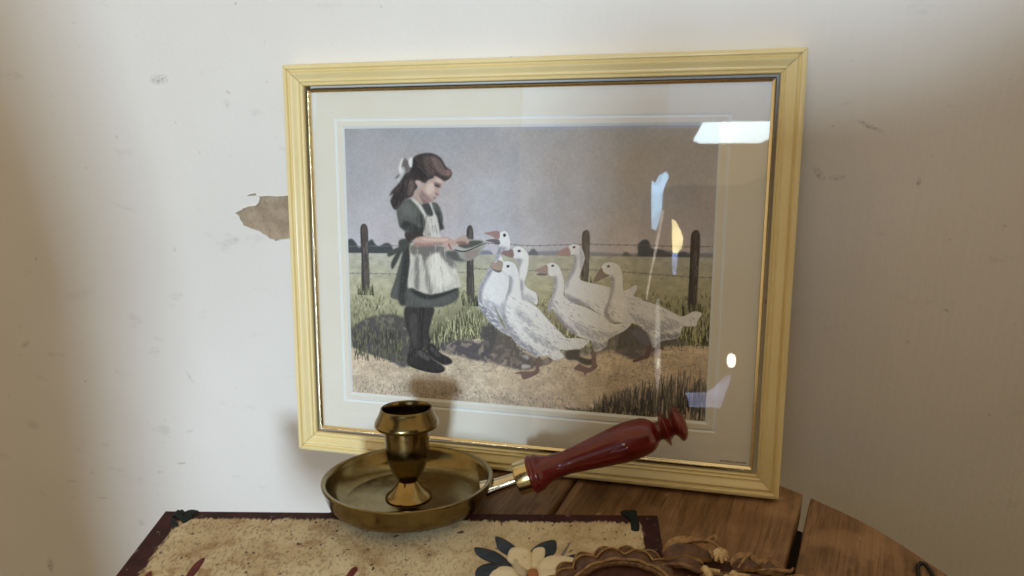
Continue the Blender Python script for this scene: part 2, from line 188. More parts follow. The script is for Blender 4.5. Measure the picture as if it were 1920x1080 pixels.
CHIP=[(-0.0678,0.2133),(-0.0658,0.2159),(-0.0626,0.2172),(-0.057,0.217),(-0.0571,0.214),(-0.0469,0.2151),(-0.0357,0.215),(-0.0252,0.2159),(-0.0159,0.2163),(-0.0091,0.2132),(-0.0094,0.1959),(-0.0164,0.1781),(-0.0253,0.1708),(-0.0314,0.1712),(-0.0369,0.1702),(-0.0408,0.1698),(-0.0464,0.1684),(-0.0476,0.1693),(-0.0522,0.1708),(-0.0544,0.173),(-0.0554,0.1739),(-0.0589,0.1756),(-0.0618,0.1783),(-0.0669,0.1795),(-0.0733,0.1811),(-0.0788,0.1833),(-0.0803,0.1873),(-0.0813,0.1895),(-0.0824,0.1931),(-0.0836,0.1944),(-0.0853,0.1971),(-0.0837,0.1984),(-0.0821,0.1989),(-0.0763,0.2008),(-0.0756,0.2021),(-0.0739,0.2031),(-0.0683,0.2043),(-0.0613,0.2055),(-0.0578,0.2086),(-0.0552,0.2125),(-0.0573,0.2132),(-0.0626,0.2129)]
BOARD_L=(-0.0514, -0.1146)
BOARD_R=(0.3292, -0.052)
LEAVES=[[(0.2039,-0.1105),(0.2078,-0.1095),(0.2147,-0.1101),(0.2219,-0.1122),(0.2312,-0.1186),(0.2346,-0.1237),(0.2269,-0.123),(0.2179,-0.1218),(0.2105,-0.1188),(0.2061,-0.1151)],[(0.2158,-0.0968),(0.2201,-0.0971),(0.2265,-0.0999),(0.2332,-0.1048),(0.2355,-0.1097),(0.2322,-0.114),(0.2263,-0.1121),(0.2209,-0.1086),(0.2181,-0.103)],[(0.2592,-0.0927),(0.253,-0.0947),(0.2475,-0.0999),(0.2442,-0.1073),(0.2477,-0.1112),(0.2573,-0.1109),(0.2615,-0.1049),(0.2615,-0.0981)],[(0.286,-0.1063),(0.2804,-0.1036),(0.2742,-0.1045),(0.2695,-0.1079),(0.264,-0.1125),(0.2736,-0.1136),(0.2805,-0.1109)],[(0.2123,-0.1361),(0.2113,-0.1309),(0.2137,-0.1262),(0.2193,-0.123),(0.2278,-0.1221),(0.2339,-0.1253),(0.2315,-0.1327),(0.2256,-0.138),(0.2179,-0.1408)]]
STEM=[[(0.2649,-0.1116),(0.2665,-0.1032),(0.2682,-0.0976),(0.2703,-0.0911),(0.2693,-0.0997),(0.2681,-0.1059),(0.2669,-0.1113)]]
PETALS=[[(0.2211,-0.1333),(0.2239,-0.1279),(0.2296,-0.125),(0.2349,-0.1251),(0.2394,-0.1285),(0.2422,-0.1335),(0.2421,-0.1416),(0.2345,-0.1444),(0.2266,-0.1419)],[(0.2811,-0.1115),(0.2738,-0.1085),(0.2643,-0.1084),(0.2573,-0.1109),(0.2533,-0.1174),(0.2529,-0.1232),(0.257,-0.1252),(0.2668,-0.122),(0.2752,-0.1169)],[(0.2536,-0.1286),(0.2546,-0.1235),(0.2608,-0.1231),(0.2708,-0.1212),(0.279,-0.1211),(0.2848,-0.1255),(0.2792,-0.1346),(0.2658,-0.1384),(0.2582,-0.1359)],[(0.2538,-0.1041),(0.2503,-0.1032),(0.2466,-0.1061),(0.246,-0.1122),(0.248,-0.1198),(0.2509,-0.1235),(0.2533,-0.1174),(0.255,-0.1113)],[(0.2308,-0.1083),(0.2368,-0.106),(0.243,-0.1068),(0.2459,-0.1115),(0.248,-0.1198),(0.2482,-0.1254),(0.2434,-0.1249),(0.2363,-0.122),(0.2318,-0.1192),(0.2302,-0.1159)],[(0.2348,-0.1158),(0.2373,-0.1175),(0.2397,-0.1228),(0.2438,-0.127),(0.2473,-0.1284),(0.2465,-0.1341),(0.2406,-0.131),(0.2361,-0.1249),(0.234,-0.1181)]]
HEART=[[(0.2473,-0.1263),(0.2497,-0.1249),(0.2529,-0.1253),(0.2546,-0.1284),(0.2547,-0.1339),(0.2503,-0.1347),(0.2477,-0.1304)]]
STALKS=[[(0.0124,-0.1798),(0.0108,-0.1712),(0.0099,-0.1636),(0.011,-0.1584),(0.0137,-0.1554),(0.0154,-0.1604),(0.0167,-0.168),(0.017,-0.1749),(0.0174,-0.1802)],[(-0.0181,-0.1815),(-0.0174,-0.1749),(-0.0151,-0.176),(-0.0101,-0.184)],[(0.1244,-0.1574),(0.1241,-0.15),(0.125,-0.145),(0.1276,-0.1437),(0.1294,-0.1463),(0.129,-0.1511),(0.1289,-0.1579)]]
CORNER_LEFT=[[(-0.0404,-0.1213),(-0.0375,-0.1199),(-0.0329,-0.1225),(-0.0266,-0.1239),(-0.0253,-0.1186),(-0.0225,-0.1116),(-0.0286,-0.1106),(-0.0323,-0.1126),(-0.0345,-0.1168),(-0.0403,-0.1127),(-0.0415,-0.1163)],[(-0.0381,-0.126),(-0.0404,-0.1213),(-0.0352,-0.1238),(-0.0285,-0.1284),(-0.0308,-0.1305),(-0.0342,-0.1302)],[(-0.0386,-0.1141),(-0.0368,-0.112),(-0.0287,-0.1175),(-0.023,-0.1182),(-0.0249,-0.1228),(-0.0273,-0.1257),(-0.0334,-0.1201)]]
CORNER_RIGHT=[[(0.302,-0.0536),(0.3065,-0.0514),(0.3132,-0.0509),(0.3147,-0.0564),(0.3164,-0.0628),(0.3173,-0.0708),(0.3151,-0.0728),(0.3118,-0.0721),(0.3108,-0.0671),(0.3085,-0.0609),(0.3032,-0.0571)]]
GLINT_SLIT=[(0.2719,0.3898),(0.2774,0.3861),(0.2841,0.3987),(0.2946,0.4057),(0.2997,0.3975),(0.2933,0.3813),(0.2907,0.3688),(0.2907,0.349),(0.2875,0.3242),(0.2835,0.3068),(0.2762,0.3091),(0.2729,0.3537)]
GLINT_WARM=[(0.3085,0.3258),(0.3164,0.3199),(0.3229,0.3053),(0.3274,0.2956),(0.3264,0.2809),(0.3198,0.2698),(0.312,0.2695),(0.3092,0.3001)]
GLINT_BLUE=[(0.311,0.2695),(0.3198,0.2698),(0.3199,0.2515),(0.3183,0.2344),(0.3136,0.2342),(0.3114,0.2512)]
GLINT_PALE=[(0.3248,0.0478),(0.3269,0.0517),(0.3376,0.0435),(0.3581,0.0451),(0.3756,0.0464),(0.3882,0.0571),(0.402,0.0745),(0.412,0.0767),(0.4096,0.0646),(0.4031,0.0448),(0.3968,0.0228),(0.3852,0.0241),(0.3533,0.0215),(0.3268,0.0208)]
GLINT_STREAK=[(0.2903,0.3416),(0.295,0.3392),(0.2901,0.2996),(0.285,0.265),(0.2796,0.2378),(0.2765,0.2132),(0.2742,0.1912),(0.2718,0.1911),(0.2739,0.2156),(0.2771,0.2402),(0.2817,0.2698),(0.2861,0.3044)]
GLINT_FAINT=[(0.2889,0.1928),(0.294,0.1931),(0.2981,0.1236),(0.3026,0.0808),(0.2979,0.0375),(0.2908,0.0799),(0.2896,0.1231)]
HOR=[(-1.8, 127.4), (311.0, 133.4)]
PATH=[(-2.2, 42.0), (31.3, 33.4), (56.5, 26.4), (96.5, 53.0), (120.6, 56.9), (167.4, 48.2), (221.4, 54.0), (277.1, 60.7), (314.3, 62.2)]
FG=[(211.4, -1.8), (226.8, 13.4), (248.5, 22.0), (274.0, 30.7), (294.8, 36.7), (315.3, 40.5)]
BLOCK_R = [(.20, -.55), (.205, .02), (.221, .09), (.233, .161), (.244, .228), (.250, .285), (.254, .330), (.262, .378), (.31, .390), (.42, .392), (.486, .425), (.56, .49), (.70, .58), (1.30, .80), (1.30, -.55)]
BLOCK_L = [(-0.54, -0.7), (-0.119, -0.7), (-0.089, 0.034), (-0.081, 0.078), (-0.054, 0.176), (-0.032, 0.26), (-0.026, 0.35), (-0.038, 0.427), (-0.042, 0.481), (-0.05, 1.25), (-0.54, 1.25)]
PRINT_GAIN = 1.45

# ------------------------------------------------------------------ helpers
def lin(c):
    return tuple(((v/255)/12.92 if v/255 <= .04045 else ((v/255+.055)/1.055)**2.4) for v in c)

def mesh_obj(name, verts, faces, mats, parent=None, mat_idx=None, smooth=None, sharp=35):
    me = bpy.data.meshes.new(name)
    me.from_pydata([tuple(v) for v in verts], [], [tuple(f) for f in faces])
    if not isinstance(mats, (list, tuple)): mats = [mats]
    for m in mats: me.materials.append(m)
    if mat_idx is not None: me.polygons.foreach_set('material_index', mat_idx)
    if smooth:
        me.polygons.foreach_set('use_smooth', [True]*len(me.polygons))
        me.set_sharp_from_angle(angle=math.radians(sharp))
    me.update()
    o = bpy.data.objects.new(name, me); C.objects.link(o)
    if parent: o.parent = parent
    return o

def bm_obj(name, bm, mats, parent=None, smooth=True, sharp=35, recalc=True):
    if recalc: bmesh.ops.recalc_face_normals(bm, faces=bm.faces[:])
    me = bpy.data.meshes.new(name); bm.to_mesh(me); bm.free()
    if not isinstance(mats, (list, tuple)): mats = [mats]
    for m in mats: me.materials.append(m)
    if smooth:
        me.polygons.foreach_set('use_smooth', [True]*len(me.polygons))
        me.set_sharp_from_angle(angle=math.radians(sharp))
    o = bpy.data.objects.new(name, me); C.objects.link(o)
    if parent: o.parent = parent
    return o

def thing(name, label, cat, loc=(0, 0, 0), rot=(0, 0, 0)):
    o = bpy.data.objects.new(name, None); C.objects.link(o); o.empty_display_size = .05
    o.location = loc; o.rotation_euler = rot; o['label'] = label; o['category'] = cat
    return o

def tag(o, label, cat): o['label'] = label; o['category'] = cat; return o

def lathe_geo(prof, seg=72, close_ends=True):
    v, f = [], []
    rings = []
    for r, h in prof:
        if r < 1e-6: rings.append([len(v)]); v.append((0, 0, h)); continue
        rings.append(list(range(len(v), len(v)+seg)))
        for i in range(seg):
            a = 2*math.pi*i/seg; v.append((r*math.cos(a), r*math.sin(a), h))
    for A, B in zip(rings[:-1], rings[1:]):
        for i in range(seg):
            j = (i+1) % seg
            if len(A) == 1 and len(B) == 1: continue
            if len(A) == 1: f.append((A[0], B[j], B[i]))
            elif len(B) == 1: f.append((A[i], A[j], B[0]))
            else: f.append((A[i], A[j], B[j], B[i]))
    return v, f

def lathe(name, prof, mat, parent, mtx=None, seg=72, sharp=40):
    v, f = lathe_geo(prof, seg)
    bm = bmesh.new(); vs = [bm.verts.new(p) for p in v]
    for q in f: bm.faces.new([vs[i] for i in q])
    o = bm_obj(name, bm, mat, parent, True, sharp)
    if mtx is not None: o.matrix_basis = mtx
    return o

def catmull(pts, n=6, closed=True):
    P = [Vector(p) for p in pts]; out = []; m = len(P)
    for i in range(m if closed else m-1):
        a, b, c, d = (P[(i-1) % m], P[i], P[(i+1) % m], P[(i+2) % m]) if closed else (P[max(i-1, 0)], P[i], P[i+1], P[min(i+2, m-1)])
        for k in range(n):
            t = k/n
            out.append(.5*((2*b)+(c-a)*t+(2*a-5*b+4*c-d)*t*t+(3*b-a-3*c+d)*t**3))
    if not closed: out.append(P[-1])
    return out

def tube_bm(bm, path, rad, seg=8):
    rings = []; n = len(path)
    for i, p in enumerate(path):
        t = (path[min(i+1, n-1)]-path[max(i-1, 0)]).normalized()
        s = t.cross(Vector((0, 0, 1)))
        if s.length < 1e-4: s = t.cross(Vector((0, 1, 0)))
        s.normalize(); u = s.cross(t)
        r = rad(i/(n-1)) if callable(rad) else rad
        rings.append([bm.verts.new(p+(s*math.cos(2*math.pi*k/seg)+u*math.sin(2*math.pi*k/seg))*r) for k in range(seg)])
    for A, B in zip(rings[:-1], rings[1:]):
        for k in range(seg): bm.faces.new((A[k], A[(k+1) % seg], B[(k+1) % seg], B[k]))
    bm.faces.new(rings[0][::-1]); bm.faces.new(rings[-1])

# --- materials
class N:
    def __init__(s, name):
        s.m = bpy.data.materials.new(name); s.m.use_nodes = True; s.t = s.m.node_tree
        s.p = s.t.nodes['Principled BSDF']
    def n(s, typ, ins=None, **kw):
        x = s.t.nodes.new('ShaderNode'+typ)
        for k, v in kw.items(): setattr(x, k, v)
        for k, v in (ins or {}).items(): s.put(x.inputs[k], v)
        return x
    def put(s, sock, v):
        if hasattr(v, 'default_value') and hasattr(v, 'is_output'): s.t.links.new(v, sock)
        elif isinstance(v, tuple) and len(v) == 3 and sock.type == 'RGBA': sock.default_value = (*v, 1)
        else: sock.default_value = v
    def math(s, op, a, b=0.0, c=0.0, clamp=False):
        x = s.n('Math', {0: a, 1: b, 2: c}, operation=op); x.use_clamp = clamp; return x.outputs[0]
    def vmath(s, op, a, b=(0, 0, 0)):
        return s.n('VectorMath', {0: a, 1: b}, operation=op)
    def noise(s, vec, scale, detail=4, rough=.55, dist=0.0):
        return s.n('TexNoise', {'Vector': vec, 'Scale': scale, 'Detail': detail, 'Roughness': rough, 'Distortion': dist}).outputs[0]
    def coord(s, sock='Object'): return s.n('TexCoord').outputs[sock]
    def mapping(s, vec, scale=(1, 1, 1), loc=(0, 0, 0), rot=(0, 0, 0)):
        return s.n('Mapping', {'Vector': vec, 'Scale': scale, 'Location': loc, 'Rotation': rot}).outputs[0]
    def ramp(s, fac, lo, hi, a=0.0, b=1.0):
        return s.n('MapRange', {'Value': fac, 'From Min': lo, 'From Max': hi, 'To Min': a, 'To Max': b}, interpolation_type='SMOOTHSTEP').outputs[0]
    def mix(s, fac, a, b, blend='MIX'):
        x = s.n('Mix', data_type='RGBA', blend_type=blend)
        s.put(x.inputs[0], fac); s.put(x.inputs[6], a); s.put(x.inputs[7], b)
        return x.outputs[2]
    def bump(s, h, strength, dist, nrm=None):
        b = s.n('Bump', {'Height': h, 'Strength': strength, 'Distance': dist})
        if nrm is not None: s.put(b.inputs['Normal'], nrm)
        return b.outputs[0]
    def set(s, **kw):
        for k, v in kw.items(): s.put(s.p.inputs[k.replace('_', ' ')], v)
        return s.m

# ------------------------------------------------------------------ wall
WY = 0.0955
def mat_wall():
    n = N('white_painted_plaster'); co = n.coord()
    xyz = n.n('SeparateXYZ', {0: co})
    big = n.noise(co, 3.2, 3); mid = n.noise(co, 22, 4)
    col = n.mix(n.ramp(big, .35, .7), (.80, .785, .745), (.845, .835, .80))
    streak = n.noise(n.mapping(co, (150, 1, 7), rot=(0, .04, 0)), 1.0, 5, .7, .4)
    fine = n.noise(co, 240, 3)
    right = n.ramp(xyz.outputs[0], .30, .50)
    col = n.mix(n.math('MULTIPLY', n.ramp(streak, .45, .7), n.math('MULTIPLY', right, .07)), col, (.66, .62, .54))
    # faint grey rubs and thin scratches
    rub = n.math('MULTIPLY', n.ramp(n.noise(n.mapping(co, (1, 1, 2.3), rot=(0, .5, 0)), 17, 5, .7), .62, .74), .28)
    col = n.mix(rub, col, (.50, .49, .46))
    specks = n.math('MULTIPLY', n.ramp(n.noise(co, 130, 2, .5), .74, .80), .45)
    col = n.mix(specks, col, (.42, .39, .35))
    # particular scuffs: x, z, half width, half height, tilt, strength
    for (x, z, a, b, t, st) in MARKS:
        p = n.mapping(n.vmath('SUBTRACT', co, (x, 0, z)).outputs[0], (1, 1, 1), rot=(0, t, 0))
        q = n.vmath('MULTIPLY', p, (1/a, 0, 1/b)).outputs[0]
        d = n.vmath('LENGTH', q).outputs['Value']
        grain = n.noise(n.mapping(p, (420, 1, 900)), 1.0, 3, .6)
        msk = n.math('MULTIPLY', n.ramp(d, 1.0, .3), n.ramp(grain, .40, .62))
        col = n.mix(n.math('MULTIPLY', msk, st), col, (.20, .185, .165))
    h = n.math('ADD', n.math('MULTIPLY', streak, n.math('ADD', .12, n.math('MULTIPLY', right, .45))), n.math('ADD', n.math('MULTIPLY', mid, .5), n.math('MULTIPLY', fine, .45)))
    big_h = n.noise(n.mapping(co, (1.5, 1, 1)), 7, 3)
    nb = n.bump(big_h, .30, .006)
    return n.set(Base_Color=col, Roughness=.62, Normal=n.bump(h, .5, .0010, nb))
MARKS = [(-.136, .323, .013, .006, .1, .55), (.470, .274, .014, .0025, -.45, .5), (.509, .232, .0025, .005, 0, .6), (.438, .238, .004, .010, .7, .45),
         (.452, .235, .009, .003, .1, .35), (-.227, -.112, .009, .0022, .15, .6), (-.204, -.065, .008, .002, .3, .35), (-.185, .008, .0022, .012, .35, .35),
         (-.398, .033, .011, .004, .5, .45), (-.329, -.010, .0016, .0016, 0, .95), (-.487, -.311, .007, .018, -.35, .75), (-.312, -.212, .008, .007, .8, .3),
         (-.43, -.08, .012, .010, .3, .3), (-.40, -.16, .012, .002, 0, .35), (-.36, -.18, .012, .002, .1, .35), (-.07, .30, .005, .006, .6, .25),
         (-.09, .17, .004, .004, 0, .3), (-.21, .20, .02, .004, -.3, .16), (-.30, .10, .03, .008, .3, .12)]
mw = mat_wall()
bm = bmesh.new()
ov = [bm.verts.new((x, WY, z)) for x, z in ((-2.0, -1.1), (2.6, -1.1), (2.6, 1.5), (-2.0, 1.5))]
random.seed(3)
cl = [(p[0]+random.uniform(-.0006, .0006), p[1]+random.uniform(-.0006, .0006)) for p in CHIP]
cv = [bm.verts.new((x, WY, z)) for x, z in cl]
oe = [bm.edges.new((ov[i], ov[(i+1) % 4])) for i in range(4)]
ce = [bm.edges.new((cv[i], cv[(i+1) % len(cv)])) for i in range(len(cv))]
bmesh.ops.triangle_fill(bm, edges=oe+ce, use_beauty=True)
ctr = len(cv); ar = sum(cl[i][0]*cl[(i+1) % ctr][1]-cl[(i+1) % ctr][0]*cl[i][1] for i in range(ctr)); sg = 1 if ar > 0 else -1
lipv = []
for i, v in enumerate(cv):     # broken paint edge standing slightly proud of the wall
    p, q = cl[i-1], cl[(i+1) % ctr]; tx, tz = q[0]-p[0], q[1]-p[1]; ln = math.hypot(tx, tz) or 1
    w = random.uniform(.0004, .0012)
    lipv.append(bm.verts.new((v.co.x-sg*tz/ln*w, WY-random.uniform(.0003, .0009), v.co.z+sg*tx/ln*w)))
for i in range(ctr): bm.faces.new((cv[i], cv[(i+1) % ctr], lipv[(i+1) % ctr], lipv[i]))
cv = lipv
bk = [bm.verts.new((v.co.x, WY+.0016, v.co.z)) for v in cv]
for i in range(len(cv)):
    j = (i+1) % len(cv); bm.faces.new((cv[i], cv[j], bk[j], bk[i]))
for f in bm.faces:
    f.normal_update()
    if abs(f.normal.y) > .9 and f.normal.y > 0: f.normal_flip()
wall = bm_obj('wall', bm, mw, None, False, recalc=False); wall['kind'] = 'structure'
n = N('bare_plaster'); co = n.coord(); a = n.noise(co, 60, 5, .7); b = n.noise(co, 420, 3, .6)
col = n.mix(n.ramp(a, .35, .68), (.33, .255, .175), (.47, .375, .27)); col = n.mix(n.math('MULTIPLY', n.ramp(b, .55, .75), .5), col, (.56, .47, .35))
col = n.mix(n.math('MULTIPLY', n.ramp(b, .42, .30), .5), col, (.20, .15, .105))
m_plaster = n.set(Base_Color=col, Roughness=.95, Normal=n.bump(b, .7, .0006))
mesh_obj('exposed_plaster', [(-.25, WY+.0015, .02), (.12, WY+.0015, .02), (.12, WY+.0015, .32), (-.25, WY+.0015, .32)], [(0, 1, 2, 3)], m_plaster, wall)

# unseen blockers added behind the camera to shade the wall
n = N('blocker_brown'); m_block = n.set(Base_Color=(.13, .10, .07), Roughness=.9)
def slab(name, outline, y, th, mat):
    k = len(outline)
    v = [(x, y, z) for x, z in outline]+[(x, y-th, z) for x, z in outline]
    f = [tuple(range(k)), tuple(range(2*k-1, k-1, -1))]+[(i, (i+1) % k, k+(i+1) % k, k+i) for i in range(k)]
    bm = bmesh.new(); vs = [bm.verts.new(p) for p in v]
    for q in f: bm.faces.new([vs[i] for i in q])
    return bm_obj(name, bm, mat, None, False)
n = N('blocker_dark'); m_dark = n.set(Base_Color=(.10, .07, .045), Roughness=.9)
o = slab('light_blocker', BLOCK_R, -.62, .03, m_dark); o['kind'] = 'structure'  # unseen blocker, outline shaped to shade the lower right
o = slab('light_blocker', BLOCK_L, -.9, .03, m_block); o['kind'] = 'structure'  # unseen blocker, edge shaped to darken the far left wall
n = N('dark_floor'); o = mesh_obj('floor', [(-3, WY, -.76), (3, WY, -.76), (3, -4, -.76), (-3, -4, -.76)], [(0, 3, 2, 1)], n.set(Base_Color=(.16, .11, .075), Roughness=.7)); o['kind'] = 'structure'

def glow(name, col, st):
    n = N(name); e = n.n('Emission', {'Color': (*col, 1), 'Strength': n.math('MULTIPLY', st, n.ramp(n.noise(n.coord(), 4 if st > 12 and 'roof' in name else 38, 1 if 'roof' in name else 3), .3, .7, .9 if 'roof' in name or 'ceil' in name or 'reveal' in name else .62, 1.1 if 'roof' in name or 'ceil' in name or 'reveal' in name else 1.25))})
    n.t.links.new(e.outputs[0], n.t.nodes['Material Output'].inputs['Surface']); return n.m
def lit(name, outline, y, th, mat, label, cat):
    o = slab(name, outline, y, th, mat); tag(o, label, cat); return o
lit('reflection_pane', GLINT_SLIT, -.585, .004, glow('sky_glow', (.45, .72, 1.0), 11.0), 'narrow strip of pale blue window light mirrored in the picture glass', 'window')  # glowing panes added before the blocker for reflections in the glass
lit('reflection_pane', GLINT_WARM, -.585, .004, glow('warm_glow', (1.0, .84, .42), 14.0), 'small yellow glowing patch mirrored in the picture glass', 'window')
lit('reflection_pane', GLINT_BLUE, -.585, .004, glow('blue_glow', (.45, .6, 1.0), 6.0), 'faint blue patch below the yellow glow mirrored in the picture glass', 'window')
lit('reflection_pane', GLINT_PALE, -.585, .004, glow('pale_glow', (.52, .58, .88), 3.6), 'pale violet blue curved patch mirrored low in the picture glass', 'window')
lit('reflection_pane', GLINT_STREAK, -.585, .004, glow('streak_glow', (1.0, .88, .72), 3.8), 'thin cream streak under the blue strip mirrored in the picture glass', 'window')
lit('reflection_pane', GLINT_FAINT, -.587, .003, glow('faint_glow', (1.0, .92, .84), 2.4), 'faint upright pale streak mirrored over the rightmost goose in the picture glass', 'window')
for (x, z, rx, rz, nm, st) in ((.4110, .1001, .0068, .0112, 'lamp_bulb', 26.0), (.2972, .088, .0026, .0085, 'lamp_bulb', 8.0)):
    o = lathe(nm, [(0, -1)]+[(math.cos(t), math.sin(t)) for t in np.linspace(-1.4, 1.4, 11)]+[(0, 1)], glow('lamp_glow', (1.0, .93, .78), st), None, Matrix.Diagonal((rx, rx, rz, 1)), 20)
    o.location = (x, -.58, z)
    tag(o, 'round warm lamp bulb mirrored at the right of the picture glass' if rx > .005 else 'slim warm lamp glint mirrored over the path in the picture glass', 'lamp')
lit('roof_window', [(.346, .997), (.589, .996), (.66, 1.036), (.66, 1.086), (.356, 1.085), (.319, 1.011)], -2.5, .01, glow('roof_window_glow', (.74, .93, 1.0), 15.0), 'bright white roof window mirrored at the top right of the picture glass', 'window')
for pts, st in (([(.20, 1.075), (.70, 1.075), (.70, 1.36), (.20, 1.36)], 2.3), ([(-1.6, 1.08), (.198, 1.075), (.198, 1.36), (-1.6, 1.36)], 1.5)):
    o = slab('ceiling_glow', pts, -2.53, .01, glow('skylit_reveal', (.40, .60, 1.0), st)); o['kind'] = 'structure'  # upright glow slabs added for bluish haze across the top of the glass
o = mesh_obj('ceiling_glow', [(-2.4, -3.4, 1.36), (2.4, -3.4, 1.36), (2.4, -1.5, 1.36), (-2.4, -1.5, 1.36)], [(0, 3, 2, 1)], glow('glowing_ceiling', (.60, .76, 1.0), .22)); o['kind'] = 'structure'  # plain ceiling made to glow as cool fill from above

# ------------------------------------------------------------------ round table of planks
TZ = -.0036
def mat_wood(seed):
    n = N('worn_pine'); co = n.coord()
    co = n.vmath('ADD', co, (seed*3.1, seed*1.7, 0)).outputs[0]
    g = n.noise(n.mapping(co, (1, .10, 1)), 46, 6, .62, 1.6)
    w = n.n('TexWave', {'Vector': n.mapping(co, (1, .12, 1)), 'Scale': 17.0, 'Distortion': 7.0, 'Detail': 3.0, 'Detail Scale': 1.5}, wave_type='BANDS', bands_direction='X').outputs[1]
    fine = n.noise(n.mapping(co, (1, .05, 1)), 420, 4, .65)
    blot = n.noise(co, 13, 5, .65)
    col = n.mix(n.ramp(g, .30, .72), (.180, .096, .041), (.375, .222, .112))
    col = n.mix(n.math('MULTIPLY', n.ramp(w, .45, .95), .18), col, (.135, .062, .024))
    col = n.mix(n.math('MULTIPLY', n.ramp(fine, .47, .63), .68), col, (.095, .050, .022))
    col = n.mix(n.math('MULTIPLY', n.ramp(blot, .50, .62), .6), col, (.40, .245, .125))
    col = n.mix(n.math('MULTIPLY', n.ramp(blot, .42, .28), .6), col, (.10, .046, .018))
    scr = n.ramp(n.noise(n.mapping(co, (1, .16, 1), rot=(0, 0, .9)), 210, 3, .6), .66, .74)
    col = n.mix(n.math('MULTIPLY', scr, .35), col, (.46, .32, .19))
    ringst = n.ramp(n.noise(co, 5.5, 4, .6, 1.0), .52, .60)
    col = n.mix(n.math('MULTIPLY', ringst, .35), col, (.13, .066, .030))
    nick = n.ramp(n.noise(n.mapping(co, (1, .7, 1)), 95, 2, .4), .715, .76)
    col = n.mix(n.math('MULTIPLY', nick, .55), col, (.55, .42, .28))
    return n.set(Base_Color=col, Roughness=n.ramp(blot, .3, .7, .42, .62), Normal=n.bump(n.math('ADD', fine, n.math('MULTIPLY', g, 1.2)), .45, .0006))
table = thing('round_table', 'round table top of brown worn wooden planks with open gaps, standing against the wall', 'table', (.302, -.2325, TZ))
TA = math.radians(13.7)
RT = .2852
# plank edges in s (across the planks), measured at the table centre
s0 = .302*math.cos(TA)+.2325*math.sin(TA)
edges = [(-.12, .0708), (.0722, .2484), (.2512, .4236), (.4298, .602), (.6036, .78), (.7816, .90)]
for k, (sa, sb) in enumerate(edges):
    a, b = sa-s0, sb-s0
    a, b = max(a, -RT+.001), min(b, RT-.001)
    if b-a < .005: continue
    top = []; m = 26
    for i in range(m+1):
        u = a+(b-a)*i/m
        wob = .0005*math.sin(u*90+k)
        top.append((u, math.sqrt(max(RT*RT-u*u, 1e-6))+wob))
    bot = [(u, -v) for u, v in reversed(top)]
    # long edges slightly uneven
    ol = top
    for i in range(1, 24): t = i/24; ol.append((b+.0004*math.sin(9*t*(k+2)), top[m][1]*(1-2*t)))
    ol = ol+bot
    for i in range(1, 24): t = i/24; ol.append((a+.0004*math.sin(11*t*(k+1)+1), -top[0][1]*(1-2*t)))
    bm = bmesh.new()
    lo = [bm.verts.new((u, v, -.024)) for u, v in ol]
    mid = [bm.verts.new((u, v, -.0018)) for u, v in ol]
    cx, cy = (a+b)/2, 0
    hi = []
    for i, (u, v) in enumerate(ol):
        L = math.hypot(u, v); inx = .0012 if abs(u-a) < .003 else (-.0012 if abs(u-b) < .003 else 0)
        rim = L > RT-.004
        hi.append(bm.verts.new((u+inx-(u/L*.0022 if rim else 0), v-(v/L*.0022 if rim else 0), 0)))
    q = len(ol)
    for i in range(q):
        j = (i+1) % q
        bm.faces.new((lo[i], lo[j], mid[j], mid[i])); bm.faces.new((mid[i], mid[j], hi[j], hi[i]))
    bm.faces.new(hi); bm.faces.new(lo[::-1])
    p = bm_obj('plank', bm, mat_wood(k*1.37+.4), table, True, 50)
    p.rotation_euler = (0, 0, -TA); p.location = (0, 0, (0, .0004, -.0002, .0003, 0, 0)[k])

lathe('gap_darkener', [(0, -.045), (.270, -.045), (.270, -.0245), (0, -.0245)], N('gap_shade_brown').set(Base_Color=(.035, .022, .012), Roughness=.8), table, None, 64)  # dark disc added below the planks so their gaps look shaded

# ------------------------------------------------------------------ painted board
BT = .0153
bl, br = Vector((*BOARD_L, 0)), Vector((*BOARD_R, 0))
bw = (br-bl).length; bang = math.atan2(br.y-bl.y, br.x-bl.x); BD = .27
board = thing('painted_board', 'cream speckled board with dark red border and white flower, lying on the table', 'painted board', (bl.x, bl.y, TZ+.0005), (0, 0, bang))
BI = Matrix.Rotation(-bang, 4, 'Z') @ Matrix.Translation((-bl.x, -bl.y, 0))
def bloc(p): q = BI @ Vector((p[0], p[1], 0)); return q.x, q.y
TH = BT-TZ-.0005
n = N('painted_cream'); co = n.coord(); xyz = n.n('SeparateXYZ', {0: co})
X, Y = xyz.outputs[0], xyz.outputs[1]
dl = X; dr = n.math('SUBTRACT', bw, X); db = n.math('MULTIPLY', Y, -1.0)
rag = n.math('ADD', n.math('MULTIPLY', n.math('SUBTRACT', n.noise(n.mapping(co, (1, .6, 1)), 120, 5, .75), .5), .009), n.math('MULTIPLY', n.math('SUBTRACT', n.noise(n.mapping(co, (1, .22, 1)), 620, 3, .6), .5), .008))
d1 = n.math('MINIMUM', n.math('SUBTRACT', n.math('MULTIPLY', dl, .80), .004), n.math('ADD', dr, -.0035)); d2 = n.math('MINIMUM', d1, n.math('ADD', db, .0010))
edge = n.ramp(n.math('ADD', d2, rag), .0088, .0112)
blot = n.noise(co, 26, 5, .62, .8); blot2 = n.noise(n.mapping(co, (1, 1.4, 1), loc=(3, 1, 0)), 48, 5, .7); sp = n.noise(n.mapping(co, (1, .55, 1)), 560, 2, .5); sp2 = n.noise(co, 210, 2, .45)
cream = n.mix(n.ramp(blot, .38, .66), (.62, .515, .32), (.47, .355, .20))
lx = n.ramp(X, .34, .05)  # the left half is browner with stains
cream = n.mix(n.math('MULTIPLY', n.ramp(blot2, .50, .66), n.math('ADD', .3, n.math('MULTIPLY', lx, .6))), cream, (.33, .20, .09))
